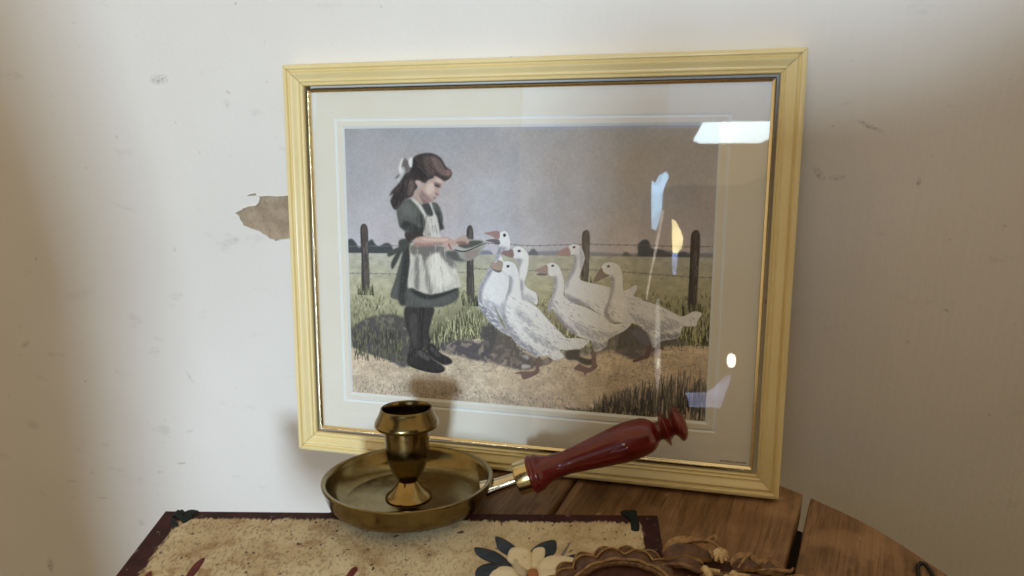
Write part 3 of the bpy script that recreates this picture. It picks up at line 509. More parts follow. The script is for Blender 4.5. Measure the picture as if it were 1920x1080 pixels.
cream = n.mix(n.math('MULTIPLY', n.ramp(sp, .53, .62), n.math('ADD', .24, n.math('MULTIPLY', lx, .32))), cream, (.19, .125, .07))
cream = n.mix(n.math('MULTIPLY', n.ramp(sp2, .665, .70), .9), cream, (.06, .045, .035))
red = n.mix(n.ramp(blot2, .35, .65), (.026, .007, .007), (.050, .013, .012))
red = n.mix(n.math('MULTIPLY', n.ramp(n.noise(co, 260, 3), .66, .72), .6), red, (.30, .22, .17))
col = n.mix(edge, red, cream)
m_board = n.set(Base_Color=col, Roughness=.6, Specular_IOR_Level=.25, Normal=n.bump(n.math('ADD', sp, n.math('MULTIPLY', edge, .6)), .5, .0006))
bm = bmesh.new()
def rr(w, d, ins, z):
    return [bm.verts.new((x, y, z)) for x, y in ((ins, -ins), (w-ins, -ins), (w-ins, -d+ins), (ins, -d+ins))]
r0, r1, r2 = rr(bw, BD, 0, 0), rr(bw, BD, 0, TH-.001), rr(bw, BD, .001, TH)
for A, B in ((r0, r1), (r1, r2)):
    for i in range(4): bm.faces.new((A[i], A[(i+1) % 4], B[(i+1) % 4], B[i]))
bm.faces.new(r0[::-1]); bm.faces.new(r2)
bm_obj('panel', bm, m_board, board, False)
def flat_relief(name, outline, mat, parent, h, dome, smooth=4, ridge=0.0, z0=TH):
    pts = [Vector((*bloc(p), 0)) for p in outline]
    pts = catmull(pts, smooth)
    c = sum(pts, Vector())/len(pts)
    bm = bmesh.new()
    rings = []
    for s, z in ((1.0, z0-.0002), (1.0, z0+h*.6), (.94, z0+h), (.62, z0+h+dome*.7), (.30, z0+h+dome)):
        rings.append([bm.verts.new((c.x+(p.x-c.x)*s, c.y+(p.y-c.y)*s, z)) for p in pts])
    for A, B in zip(rings[:-1], rings[1:]):
        for i in range(len(pts)): bm.faces.new((A[i], A[(i+1) % len(pts)], B[(i+1) % len(pts)], B[i]))
    cv = bm.verts.new((c.x, c.y, z0+h+dome-ridge))
    for i in range(len(pts)): bm.faces.new((rings[-1][i], rings[-1][(i+1) % len(pts)], cv))
    return bm_obj(name, bm, mat, parent, True, 60)
def mat_paint(name, c1, c2, sc=90, crack=.0, rough=.6):
    n = N(name); co = n.coord(); a = n.noise(co, sc, 5, .65); col = n.mix(n.ramp(a, .35, .68), c1, c2)
    if crack: col = n.mix(n.math('MULTIPLY', n.ramp(n.noise(co, sc*3.2, 3, .6), .66, .71), crack), col, (.28, .19, .10))
    return n.set(Base_Color=col, Roughness=rough, Specular_IOR_Level=.25, Normal=n.bump(n.noise(co, sc*5, 3), .3, .0004))
m_leaf = mat_paint('slate_blue_paint', (.024, .034, .045), (.048, .060, .072), 70)
m_petal = mat_paint('ivory_paint', (.80, .71, .50), (.70, .58, .36), 60, .5)
m_heart = mat_paint('orange_paint', (.42, .17, .07), (.30, .12, .05))
m_redp = mat_paint('dull_red_paint', (.15, .03, .03), (.10, .022, .022))
m_green = mat_paint('blackish_green_paint', (.004, .008, .008), (.010, .016, .015), 200)
for k, q in enumerate(LEAVES): flat_relief('leaf', q, m_leaf, board, .0006+.00009*k, .0006)
flat_relief('stem', STEM[0], mat_paint('grey_blue_paint', (.16, .15, .15), (.22, .20, .19)), board, .0003, .0001)
m_fold = mat_paint('shaded_ivory_paint', (.58, .50, .35), (.50, .42, .28), 60, .4)
for k, q in enumerate(PETALS):
    cx, cy = sum(p[0] for p in q)/len(q), sum(p[1] for p in q)/len(q); g = 1.06 if k < 5 else .9
    flat_relief('petal', [(cx+(p[0]-cx)*g, cy+(p[1]-cy)*g) for p in q], m_fold if k == 5 else m_petal, board, .0014+.00025*k, .0005, 5, .0001)
flat_relief('flower_heart', HEART[0], m_heart, board, .0030, .001)
for q in STALKS: flat_relief('stalk', q, m_redp, board, .0005, .0003)
for q in CORNER_LEFT+CORNER_RIGHT: flat_relief('corner_mark', q, m_green, board, .0012, .0006, 3)

# ------------------------------------------------------------------ picture frame
LEAN = math.radians(13.7755); FW, FH = .42, .3431
frame = thing('picture_frame', 'cream yellow framed print of a girl feeding white geese, leaning on the wall', 'picture', (0, 0, 0), (math.pi/2-LEAN, 0, 0))
def mat_frame(vert):
    n = N('cream_yellow_lacquer'); co = n.coord()
    sc = (1, .12, 1) if vert else (.12, 1, 1)
    a = n.noise(n.mapping(co, sc), 130, 4, .6); b = n.noise(co, 22, 4); c = n.noise(co, 700, 2, .5)
    col = n.mix(n.ramp(b, .3, .7), (.80, .665, .325), (.825, .70, .375))
    col = n.mix(n.math('MULTIPLY', n.ramp(a, .55, .75), .06), col, (.68, .53, .23))
    col = n.mix(n.math('MULTIPLY', n.ramp(c, .70, .78), .35), col, (.52, .40, .20))
    return n.set(Base_Color=col, Roughness=n.ramp(b, .3, .7, .34, .46), Coat_Weight=.12, Coat_Roughness=.12, Normal=n.bump(a, .04, .0004))
m_fv, m_fh = mat_frame(True), mat_frame(False)
RAIL = [(0, -.014), (0, -.0012), (.0004, -.0003), (.0012, 0.0), (.0026, .0004), (.0036, .0002), (.0041, -.0005), (.0044, -.0017), (.0052, -.0022), (.0060, -.0019),
        (.0066, -.0010), (.0075, -.0003), (.0085, -.0005), (.0095, -.0011), (.0110, -.0019), (.0125, -.0028), (.0138, -.0032), (.0146, -.0030), (.0150, -.0026),
        (.0154, -.0030), (.0158, -.0041), (.0166, -.0044), (.0172, -.0038), (.0180, -.0036), (.0186, -.0042), (.0188, -.0060), (.0188, -.0092)]
RAIL = [(w*.915, z) for w, z in RAIL]
SLIP = [(.0190, -.0090), (.0195, -.0080), (.0199, -.0060), (.0203, -.0054), (.0207, -.0055), (.0212, -.0061), (.0218, -.0066), (.0223, -.0069), (.0226, -.0075), (.0226, -.0090)]
def sweep(name, prof, side, mat, gap=.00022, seg=10):
    v, f = [], []; m = len(prof)
    for i in range(seg+1):
        t = i/seg
        for w, z in prof:
            L, D = (FW, FH) if side in 'bt' else (FH, FW)
            along = (w+gap)+(L-2*(w+gap))*t
            if side == 'b': p = (along, w, z)
            elif side == 't': p = (FW-along, FH-w, z)
            elif side == 'l': p = (w, FH-along, z)
            else: p = (FW-w, along, z)
            v.append(p)
    for i in range(seg):
        for k in range(m-1):
            f.append((i*m+k, (i+1)*m+k, (i+1)*m+k+1, i*m+k+1))
    f.append(tuple(range(m))); f.append(tuple(range(seg*m, (seg+1)*m))[::-1])
    bm = bmesh.new(); vs = [bm.verts.new(p) for p in v]
    for q in f: bm.faces.new([vs[i] for i in q])
    return bm_obj(name, bm, mat, frame, True, 38)
n = N('gilt_reeding'); co = n.coord(); xyz = n.n('SeparateXYZ', {0: co})
reed = n.math('ADD', n.math('SINE', n.math('MULTIPLY', xyz.outputs[0], 5200.0)), n.math('SINE', n.math('MULTIPLY', xyz.outputs[1], 5200.0)))
irr = n.noise(co, 900, 3, .7)
m_gilt = n.set(Base_Color=(.86, .73, .45), Metallic=1.0, Roughness=.14, Normal=n.bump(n.math('ADD', n.math('MULTIPLY', reed, .25), n.math('MULTIPLY', irr, 1.3)), .40, .00035))
for s in 'btlr':
    sweep('rail', RAIL, s, m_fv if s in 'lr' else m_fh)
    sweep('gilt_slip', SLIP, s, m_gilt)
def ring(name, prof, mats, idx, x0, y0, x1, y1, parent):
    # nested rectangles: prof = [(inset, z)], closed strip between successive ones
    v, f, mi = [], [], []
    for w, z in prof: v += [(x0+w, y0+w, z), (x1-w, y0+w, z), (x1-w, y1-w, z), (x0+w, y1-w, z)]
    for k in range(len(prof)-1):
        for i in range(4):
            j = (i+1) % 4; f.append((4*k+i, 4*k+j, 4*k+4+j, 4*k+4+i)); mi.append(idx[k])
    return mesh_obj(name, v, f, mats, parent, mi)
n = N('cream_card'); co = n.coord(); a = n.noise(co, 30, 3); b = n.noise(co, 1500, 2)
m_card = n.set(Base_Color=n.mix(n.ramp(a, .3, .7), (.895, .845, .745), (.915, .87, .78)), Roughness=.85, Normal=n.bump(b, .12, .0002))
n = N('white_card_core'); m_core = n.set(Base_Color=(.93, .95, .95), Roughness=.8)
x0, y0, x1, y1 = PRINT
bx0, by0, bx1, by1 = .0196, .0196, FW-.0196, FH-.0196
# mount: outer field, white groove, inner field, white bevel down to the print
mv, mf, mi = [], [], []
def rect(a, b, c, d, z): mv.extend([(a, b, z), (c, b, z), (c, d, z), (a, d, z)])
rect(bx0, by0, bx1, by1, -.0082)
for off, z in ((.0088, -.0082), (.0074, -.0091), (.0060, -.0082), (.0022, -.0082), (.0, -.0098)):
    rect(x0-off, y0-off, x1+off, y1+off, z)
for k in range(5):
    for i in range(4):
        j = (i+1) % 4; mf.append((4*k+i, 4*k+j, 4*k+4+j, 4*k+4+i)); mi.append((0, 1, 1, 0, 1)[k])
mesh_obj('mount', mv, mf, [m_card, m_core], frame, mi)
n = N('brown_board'); m_back = n.set(Base_Color=(.25, .17, .10), Roughness=.9)
v, f = lathe_geo([(0, 0)], 4)
bm = bmesh.new(); bmesh.ops.create_cube(bm, size=1.0); bmesh.ops.transform(bm, matrix=Matrix.Translation((FW/2, FH/2, -.0118)) @ Matrix.Diagonal((FW-.04, FH-.04, .0030, 1)), verts=bm.verts[:])
bm_obj('backing_board', bm, m_back, frame, False)
# glass
n = N('picture_glass')
tr = n.n('BsdfTransparent', {'Color': (.97, .985, .975, 1)}); gl = n.n('BsdfGlossy', {'Color': (1, 1, 1, 1), 'Roughness': .018})
smear = n.noise(n.mapping(n.coord(), (1, 2.2, 1), rot=(0, 0, .6)), 22, 5, .7)
n.put(gl.inputs['Normal'], n.bump(n.noise(n.coord(), 5, 2), .05, .002))
geo_g = n.n('NewGeometry')
cosv = n.math('ABSOLUTE', n.n('VectorMath', {0: geo_g.outputs['Normal'], 1: geo_g.outputs['Incoming']}, operation='DOT_PRODUCT').outputs['Value'])
fr = n.math('ADD', .058, n.math('MULTIPLY', .92, n.math('POWER', n.math('SUBTRACT', 1.0, cosv, clamp=True), 5.0)), clamp=True); mx = n.n('MixShader')
n.t.links.new(fr, mx.inputs[0]); n.t.links.new(tr.outputs[0], mx.inputs[1]); n.t.links.new(gl.outputs[0], mx.inputs[2])
n.t.links.new(mx.outputs[0], n.t.nodes['Material Output'].inputs['Surface'])
mesh_obj('glass', [(bx0, by0, -.0072), (bx1, by0, -.0072), (bx1, by1, -.0072), (bx0, by1, -.0072)], [(0, 1, 2, 3)], n.m, frame)
# tiny caption at the lower right of the mount
v, f = [], []; random.seed(5); x = .3745
while x < .3955:
    w = random.choice((.0008, .0011, .0014)); h = random.uniform(.0010, .0015)
    b = len(v); v += [(x, .0242, -.0080), (x+w*.7, .0242, -.0080), (x+w*.7, .0242+h, -.0080), (x, .0242+h, -.0080)]; f.append((b, b+1, b+2, b+3))
    x += w+random.choice((.0002, .0003, .0009))
n = N('brown_ink'); mesh_obj('caption_print', v, f, n.set(Base_Color=(.22, .13, .06), Roughness=.8), frame)

# ------------------------------------------------------------------ the printed picture: painted on a fine grid, mm coordinates
PW, PH = (x1-x0)*1000, (y1-y0)*1000
KP = 2.4
GX, GY = int(PW*KP)+1, int(PH*KP)+1
img = np.zeros((GY, GX, 3), np.float32)
rng = np.random.default_rng(11)
def up(a, shape):
    yi = np.linspace(0, a.shape[0]-1.001, shape[0]); xi = np.linspace(0, a.shape[1]-1.001, shape[1])
    y0_, x0_ = yi.astype(int), xi.astype(int); fy, fx = (yi-y0_)[:, None], (xi-x0_)[None, :]
    fy = fy*fy*(3-2*fy); fx = fx*fx*(3-2*fx)
    A = a[y0_][:, x0_]; B = a[y0_][:, x0_+1]; D = a[y0_+1][:, x0_]; E = a[y0_+1][:, x0_+1]
    return (A*(1-fx)+B*fx)*(1-fy)+(D*(1-fx)+E*fx)*fy
def vnoise(cx, cy): return up(rng.random((cy+2, cx+2)), (GY, GX)).astype(np.float32)
def inside(px, py, P):
    c = np.zeros(px.shape, bool); n_ = len(P)
    for i in range(n_):
        xa, ya = P[i]; xb, yb = P[(i+1) % n_]
        if ya == yb: continue
        k = ((ya > py) != (yb > py)) & (px < (xb-xa)*(py-ya)/(yb-ya)+xa)
        c ^= k
    return c
def blur1(m, r):
    if r < 1: return m
    for ax in (0, 1):
        for _ in range(2):
            c = np.cumsum(np.pad(m, [(r+1, r) if a == ax else (0, 0) for a in (0, 1)], mode='edge'), axis=ax)
            m = (np.take(c, range(2*r+1, c.shape[ax]), ax)-np.take(c, range(0, c.shape[ax]-2*r-1), ax))/(2*r+1)
    return m
def mask(P, blur, sm=4):
    P = [(p[0], p[1]) for p in catmull([(x, y, 0) for x, y in P], sm)]
    P = np.array(P)*KP
    pad = int(blur*KP*3)+2
    ax, ay = np.floor(P.min(0)).astype(int)-pad; bx, by = np.ceil(P.max(0)).astype(int)+pad
    ax, ay, bx, by = max(ax, 0), max(ay, 0), min(bx, GX-1), min(by, GY-1)
    if bx <= ax or by <= ay: return None
    w, h = bx-ax+1, by-ay+1
    SS = 3
    gx, gy = np.meshgrid(ax-.5+(np.arange(w*SS)+.5)/SS, ay-.5+(np.arange(h*SS)+.5)/SS)
    m = inside(gx, gy, P).reshape(h, SS, w, SS).mean((1, 3)).astype(np.float32)
    m = blur1(m, int(round(blur*KP*.8)))
    return ax, ay, m
def paint(P, col, blur=.25, alpha=1.0, region=None):
    q = mask(P, blur)
    if q is None: return
    ax, ay, m = q; h, w = m.shape
    if region is not None: m = m*region[ay:ay+h, ax:ax+w]
    m = (m*alpha)[..., None]
    img[ay:ay+h, ax:ax+w] = img[ay:ay+h, ax:ax+w]*(1-m)+np.array(col, np.float32)*m
def stroke(xa, ya, xb, yb, w, col, alpha=1.0, region=None, taper=True):
    xa, ya, xb, yb, w = xa*KP, ya*KP, xb*KP, yb*KP, w*KP
    ax, bx = int(max(min(xa, xb)-w-1, 0)), int(min(max(xa, xb)+w+2, GX))
    ay, by = int(max(min(ya, yb)-w-1, 0)), int(min(max(ya, yb)+w+2, GY))
    if bx <= ax or by <= ay: return
    gy, gx = np.mgrid[ay:by, ax:bx]
    dx, dy = xb-xa, yb-ya; L2 = dx*dx+dy*dy+1e-6
    t = np.clip(((gx-xa)*dx+(gy-ya)*dy)/L2, 0, 1)
    d = np.hypot(gx-xa-t*dx, gy-ya-t*dy)
    hw = w*.5*((1-.8*t) if taper else 1)
    m = np.clip(hw-d+.75, 0, 1)*min(1, alpha*1.25)
    if region is not None: m = m*region[ay:by, ax:bx]
    m = m[..., None]
    img[ay:by, ax:bx] = img[ay:by, ax:bx]*(1-m)+np.array(col, np.float32)*m
yy, xx = np.mgrid[0:GY, 0:GX].astype(np.float32); xx /= KP; yy /= KP
def interp_line(P): P = sorted(P); return np.interp(xx[0], [p[0] for p in P], [p[1] for p in P])[None, :]
def lerp(a, b, t): return np.array(a, np.float32)*(1-t[..., None])+np.array(b, np.float32)*t[..., None]
hor = interp_line(HOR); pth = interp_line(PATH)
# sky
ts = np.clip((yy-hor)/(PH-130), 0, 1)
img[:] = lerp((178, 173, 181), (151, 150, 157), ts)
img += ((vnoise(14, 9)-.5)*9+(vnoise(40, 30)-.5)*5+(vnoise(140, 110)-.5)*5)[..., None]
img += ((vnoise(9, 7)-.5)*9)[..., None]*np.array((1.0, .2, -.6), np.float32)
L = {}
for t, c, b, P in ART: L.setdefault(t, []).append((c, b, P))
for c, b, P in L['bg']: paint(P, c, b)
# field and path
fld = np.clip(hor-yy, 0, 1)*np.clip((yy-pth)*1.2+.5, 0, 1)
tf = np.clip((hor-yy)/np.maximum(hor-pth, 1), 0, 1)
fc = np.where((tf < .35)[..., None], lerp((168, 167, 156), (172, 168, 138), np.clip(tf/.35, 0, 1)), lerp((172, 168, 138), (112, 110, 82), np.clip((tf-.35)/.55, 0, 1)))
fc = fc+((vnoise(60, 60)-.5)*22)[..., None]
img[:] = img*(1-fld[..., None])+fc*fld[..., None]
pm_ = 1-np.clip((yy-pth)*.8+.5, 0, 1)
pc = lerp((196, 176, 148), (178, 160, 140), np.clip((40-yy)/50, 0, 1))+((vnoise(30, 36)-.5)*26+(vnoise(90, 80)-.5)*16+(vnoise(220, 190)-.5)*10)[..., None]
img[:] = img*(1-pm_[..., None])+pc*pm_[..., None]
# distant field rows
R = random.Random(4)
for _ in range(2600):
    x = R.uniform(0, PW); i = min(int(x*KP), GX-1); h = hor[0, i]; p = pth[0, i]
    f = R.random()**.8; y = h-1-f*(h-p)
    s = .4+2.6*f
    if f < .4:
        stroke(x, y, x+R.uniform(1, 5), y+R.uniform(-.2, .2), .35, R.choice(((176, 176, 156), (146, 150, 124), (136, 140, 118))), .5)
    else:
        ln = R.uniform(2.0, 5.2)*s*.42; c = R.choice(((182, 182, 132), (166, 166, 114), (132, 136, 90), (92, 98, 64), (200, 196, 156), (62, 66, 48), (50, 54, 42)))
        stroke(x, y-ln*.3, x+R.uniform(-1.6, 1.6), y+ln*.8, R.uniform(.35, .6), c, .75)
for x0_, x1_, n_ in ((0, PW, 1500),):
    for _ in range(n_):   # tall dark rooted tufts along the path
        x = R.uniform(x0_, x1_); i = min(int(x*KP), GX-1); p = pth[0, i]
        y = p+R.uniform(-1.5, 14); ln = R.uniform(4, 12)
        c = R.choice(((44, 46, 38), (58, 62, 46), (90, 94, 62), (150, 152, 106), (184, 182, 136), (56, 54, 46), (198, 194, 152)))
        stroke(x, y, x+R.uniform(-2.6, 2.6), y+ln, R.uniform(.4, .75), c, .75)
for P in WIRES:
    for (xa, ya), (xb, yb) in zip(P[:-1], P[1:]):
        stroke(xa, ya, xb, yb, .42, (112, 112, 116), .65, taper=False)
        k = xa
        while k < xb: y = ya+(yb-ya)*(k-xa)/(xb-xa); stroke(k-.5, y-.8, k+.5, y+.8, .4, (96, 96, 100), .6); k += R.uniform(4, 7)
for P in POSTS:
    paint(P, (82, 74, 74), .2)
    xs = [p[0] for p in P]; ys = [p[1] for p in P]
    q = mask(P, .2); reg = np.zeros((GY, GX), np.float32); reg[q[1]:q[1]+q[2].shape[0], q[0]:q[0]+q[2].shape[1]] = q[2]
    for _ in range(70):
        x = R.uniform(min(xs), max(xs)); y = R.uniform(min(ys), max(ys))
        stroke(x, y, x+R.uniform(-.3, .3), y-R.uniform(4, 12), .5, R.choice(((58, 52, 54), (104, 94, 90), (120, 112, 108), (66, 60, 62))), .6, reg)
    paint([(min(xs), min(ys)), (min(xs)+1.6, min(ys)), (min(xs)+2.2, max(ys)), (min(xs)+.2, max(ys))], (52, 47, 50), .5, .6, reg)
    for _ in range(40):
        x = R.uniform(min(xs)-4, max(xs)+4); stroke(x, min(ys)-5, x+R.uniform(-1.5, 1.5), min(ys)+R.uniform(0, 5), .5, R.choice(((70, 74, 54), (140, 142, 100), (50, 52, 42))), .7)
# path texture
for _ in range(3600):
    x, y = R.uniform(0, PW), R.uniform(0, 1)
    i = min(int(x*KP), GX-1); y = y*pth[0, i]-1
    ln = R.uniform(.5, 2.6)
    c = R.choice(((216, 200, 176), (206, 188, 162), (178, 158, 138), (156, 138, 124), (196, 176, 152), (164, 146, 132), (136, 120, 110)))
    a = R.uniform(-.5, .5) if R.random() < .55 else R.uniform(1.2, 1.8)
    stroke(x, y, x+math.sin(a)*ln, y+math.cos(a)*ln, R.uniform(.35, .7), c, .55)
brk = np.clip((vnoise(120, 90)*.6+vnoise(60, 46)*.6-.18)*2.4, .55, 1).astype(np.float32)
for c, b, P in L['sh']: paint(P, tuple(v+6 for v in c), max(b, 1.0), .96, brk)
for _ in range(1100):
    x, y = R.uniform(60, 290), R.uniform(26, 62); stroke(x, y, x+R.uniform(-2, 2), y+R.uniform(-.3, .6), .4, R.choice(((112, 104, 102), (70, 66, 70), (126, 114, 106))), .4)
for _ in range(240):
    x = R.uniform(2, 50); y = R.uniform(30, 56); ln = R.uniform(3, 9)
    stroke(x, y, x+R.uniform(-2, 2), y+ln, .5, R.choice(((46, 46, 42), (60, 62, 50), (90, 94, 66), (130, 132, 92), (54, 50, 50))), .7)
# geese
gm = np.zeros((GY, GX), np.float32)
body = []
gi = [k for k, (c, b, P) in enumerate(L['goose']) if c == (196, 198, 204)]+[len(L['goose'])]
for a, b_ in zip(gi[:-1], gi[1:]):
    c, b, P = L['goose'][a]
    q = mask(P, .2); reg = np.zeros((GY, GX), np.float32); reg[q[1]:q[1]+q[2].shape[0], q[0]:q[0]+q[2].shape[1]] = q[2]
    paint(P, (118, 116, 126), .3, .55)
    paint(P, (210, 211, 214), .2, 1.0, reg)
    rest = L['goose'][a+1:b_]
    for c2, b2, P2 in rest:
        if c2 in ((132, 132, 148), (166, 168, 178)): paint(P2, c2, b2, .9, reg)
    ys_, xs_ = np.nonzero(reg > .6)
    for _ in range(len(xs_)//22):
        k = R.randrange(len(xs_)); x, y = xs_[k]/KP, ys_[k]/KP
        col_ = np.nonzero(reg[:, xs_[k]] > .5)[0]; fr = (col_[-1]-ys_[k])/max(len(col_), 1)
        if y < 95:
            ln = R.uniform(1.4, 4.2); ang = R.uniform(-.95, -.35)
            if R.random() < .12+.34*fr*fr: cc = R.choice(((150, 150, 164), (128, 128, 144), (168, 168, 182))); al = .5
            else: cc = R.choice(((226, 226, 228), (220, 222, 224), (232, 230, 228), (212, 213, 218))); al = .5
        else:
            ln = R.uniform(.8, 2.2); ang = R.uniform(-1.8, -1.2); cc = R.choice(((220, 220, 222), (212, 212, 218), (200, 200, 208))); al = .3
        stroke(x, y, x+math.cos(ang)*ln, y+math.sin(ang)*ln, R.uniform(.35, .65), cc, al, reg)
    for c2, b2, P2 in rest:
        if c2 not in ((132, 132, 148), (166, 168, 178)): paint(P2, c2, b2)
    for _ in range(10):
        k = R.randrange(len(xs_)); x, y = xs_[k]/KP, ys_[k]/KP
        if y < 75: stroke(x, y, x+R.uniform(2, 4), y-R.uniform(.6, 2.4), .4, (104, 102, 112), .55, reg)
for c, b, P in L['girl']: paint(P, c, b)
# strokes on hair and dress
hair = [P for c, b, P in L['girl'] if c == (58, 50, 53)][0]
q = mask(hair, .2); reg = np.zeros((GY, GX), np.float32); reg[q[1]:q[1]+q[2].shape[0], q[0]:q[0]+q[2].shape[1]] = q[2]
hx = [p[0] for p in hair]; hy = [p[1] for p in hair]
for _ in range(260):
    x, y = R.uniform(min(hx), max(hx)), R.uniform(min(hy), max(hy))
    tail = (x-min(hx))/(max(hx)-min(hx)) < .42
    dx, dy = (R.uniform(-1.6, .2), -R.uniform(3, 6)) if tail else (R.uniform(2, 4.5), -R.uniform(1, 4))
    stroke(x, y, x+dx, y+dy, .35, R.choice(((104, 86, 84), (88, 74, 74), (44, 38, 42), (120, 98, 94), (36, 32, 36))), .4, reg)
def regmask(P):
    q = mask(P, .2); reg = np.zeros((GY, GX), np.float32); reg[q[1]:q[1]+q[2].shape[0], q[0]:q[0]+q[2].shape[1]] = q[2]; return reg
for key, cols, n_, al in (((82, 84, 82), ((48, 51, 52), (98, 102, 99), (116, 119, 115), (60, 63, 63)), 90, .30), ((186, 182, 174), ((214, 210, 202), (150, 146, 142), (226, 222, 214), (132, 128, 126)), 70, .30),
                          ((86, 88, 86), ((56, 57, 58), (100, 106, 102), (118, 122, 118)), 60, .32), ((56, 52, 54), ((80, 75, 74), (38, 36, 38)), 60, .4), ((46, 43, 45), ((82, 77, 76), (30, 28, 30)), 30, .4), ((44, 41, 44), ((82, 77, 76), (30, 28, 30)), 24, .4)):
    for P in [P for c, b, P in L['girl'] if c == key][:1]:
        reg = regmask(P); hx = [p[0] for p in P]; hy = [p[1] for p in P]; cx = sum(hx)/len(hx); tp = max(hy)
        for _ in range(n_):
            x, y = R.uniform(min(hx), max(hx)), R.uniform(min(hy), max(hy)); ln = R.uniform(3, 10)
            stroke(x, y, x+(x-cx)*.012*ln, y-ln, R.uniform(.5, 1.1), R.choice(cols), al, reg)
# light rim on the sunlit right sides
for P in [P for c, b, P in L['girl'] if c == (174, 150, 142)]:
    reg = regmask(P); hx = [p[0] for p in P]; hy = [p[1] for p in P]
    for _ in range(60):
        x, y = R.uniform(min(hx), max(hx)), R.uniform(min(hy), max(hy))
        stroke(x, y, x+R.uniform(-1, 1), y-R.uniform(.5, 1.5), .5, R.choice(((204, 172, 164), (166, 130, 128), (190, 156, 150))), .25, reg)
# foreground blades at the lower right
fg = sorted(FG)
for _ in range(520):
    x = R.uniform(196, PW+3); top = np.interp(x, [p[0] for p in fg], [p[1] for p in fg])
    ln = R.uniform(.45, 1.0)*max(top+4, 5); y = R.uniform(-3, max(top*.35, 0))
    c = R.choice(((58, 58, 60), (76, 76, 72), (96, 92, 84), (120, 112, 98), (52, 62, 62), (150, 138, 118), (86, 78, 72)))
    stroke(x, y, x+R.uniform(-4, 4), y+ln*.8, R.uniform(.5, 1.0), c, .8)
for _ in range(500):
    x, y = R.uniform(0, 200), R.uniform(-1, 10); stroke(x, y, x+R.uniform(-1, 1), y+R.uniform(.8, 2.4), .45, R.choice(((120, 108, 104), (146, 130, 120), (104, 94, 92))), .5)
img += (rng.normal(0, 2.6, (GY, GX, 1))+((vnoise(300, 230)-.5)*9)[..., None]).astype(np.float32)
img[:] = np.clip(img, 8, 245)
v = img/255.0
alb = np.where(v <= .04045, v/12.92, ((v+.055)/1.055)**2.4)
lum = alb.mean(-1, keepdims=True)
alb = (lum+(alb-lum)*.88)*PRINT_GAIN*np.clip(lum/.34, .05, 1.6)**.10
del v
gx = np.linspace(x0, x1, GX); gy = np.linspace(y0, y1, GY)
co = np.empty((GY, GX, 3), np.float32); co[..., 0] = gx[None, :]; co[..., 1] = gy[:, None]; co[..., 2] = -.0096
idx = np.arange(GY*GX, dtype=np.int32).reshape(GY, GX)
quads = np.stack([idx[:-1, :-1], idx[:-1, 1:], idx[1:, 1:], idx[1:, :-1]], -1).reshape(-1, 4)
me = bpy.data.meshes.new('print'); nq = len(quads)
me.vertices.add(GX*GY); me.vertices.foreach_set('co', co.ravel())
me.loops.add(nq*4); me.loops.foreach_set('vertex_index', quads.ravel())
me.polygons.add(nq); me.polygons.foreach_set('loop_start', np.arange(0, nq*4, 4, dtype=np.int32))
me.update(calc_edges=True)
at = me.color_attributes.new('ink', 'FLOAT_COLOR', 'POINT')
rgba = np.ones((GX*GY, 4), np.float32); rgba[:, :3] = alb.reshape(-1, 3); at.data.foreach_set('color', rgba.ravel())
n = N('printed_paper'); ac = n.n('Attribute', attribute_name='ink').outputs['Color']
me.materials.append(n.set(Base_Color=ac, Roughness=.75))
o = bpy.data.objects.new('print', me); C.objects.link(o); o.parent = frame

# ------------------------------------------------------------------ brass chamberstick
R0 = .06716
nn = Vector((-.0151, .2656, 1)).normalized(); xl = (Vector((1, 0, 0))-nn*nn.x).normalized(); yl = nn.cross(xl)
cc = Vector((.1352, -.0597, .0301)); HB = .30
stick = thing('chamberstick', 'brass candle holder with round pan and dark red handle, resting on the board edge', 'candle holder')
stick.matrix_world = Matrix(((xl.x, yl.x, nn.x, 0), (xl.y, yl.y, nn.y, 0), (xl.z, yl.z, nn.z, 0), (0, 0, 0, 1)))
stick.location = cc-nn*HB*R0
def mat_brass(name, c1, c2, rough, tarn):
    n = N(name); co = n.coord(); a = n.noise(co, 45, 5, .65); b = n.noise(co, 260, 4, .6)
    col = n.mix(n.ramp(a, .3, .72), c1, c2)
    col = n.mix(n.math('MULTIPLY', n.ramp(b, .58, .72), tarn), col, (.16, .09, .035))
    return n.set(Base_Color=col, Metallic=1.0, Roughness=n.ramp(n.noise(n.mapping(co, (1, 1, 2), rot=(.3, .5, .2)), 75, 5, .7), .36, .66, rough*.75, rough*1.5), Normal=n.bump(n.noise(n.mapping(co, (1, 1, 3)), 500, 4, .7), .07, .0002))
m_brass = mat_brass('tarnished_brass', (.245, .185, .078), (.18, .130, .051), .18, .55)
m_brassb = mat_brass('bright_brass', (.33, .235, .092), (.25, .17, .062), .14, .25)
def P_(l): return [(r*R0, (h+HB)*R0) for r, h in l]
lathe('pan', P_([(0, -.30), (.70, -.30), (.80, -.296), (.88, -.262), (.93, -.20), (.955, -.13), (.975, -.06), (.99, -.015), (1.0, .0), (1.0, .018), (.992, .026), (.965, .026), (.945, .012),
     (.93, -.03), (.905, -.10), (.865, -.165), (.80, -.215), (.72, -.238), (.45, -.240), (0, -.240)]), m_brass, stick, None, 128)
tilt = Matrix.Translation((0, 0, 0))
lathe('foot', P_([(0, -.238), (.270, -.238), (.275, -.228), (.268, -.215), (.235, -.19), (.185, -.14), (.145, -.09), (.120, -.05), (.112, -.035), (.118, -.025), (.0, -.02)]), m_brassb, stick, None, 96)
lathe('candle_cup', P_([(0, -.03), (.10, -.03), (.118, -.02), (.150, .02), (.180, .07), (.208, .14), (.232, .22), (.250, .31), (.260, .42), (.266, .55), (.268, .64), (.262, .64), (.256, .55), (.248, .43), (.20, .42), (0, .42)]), m_brass, stick, None, 96)
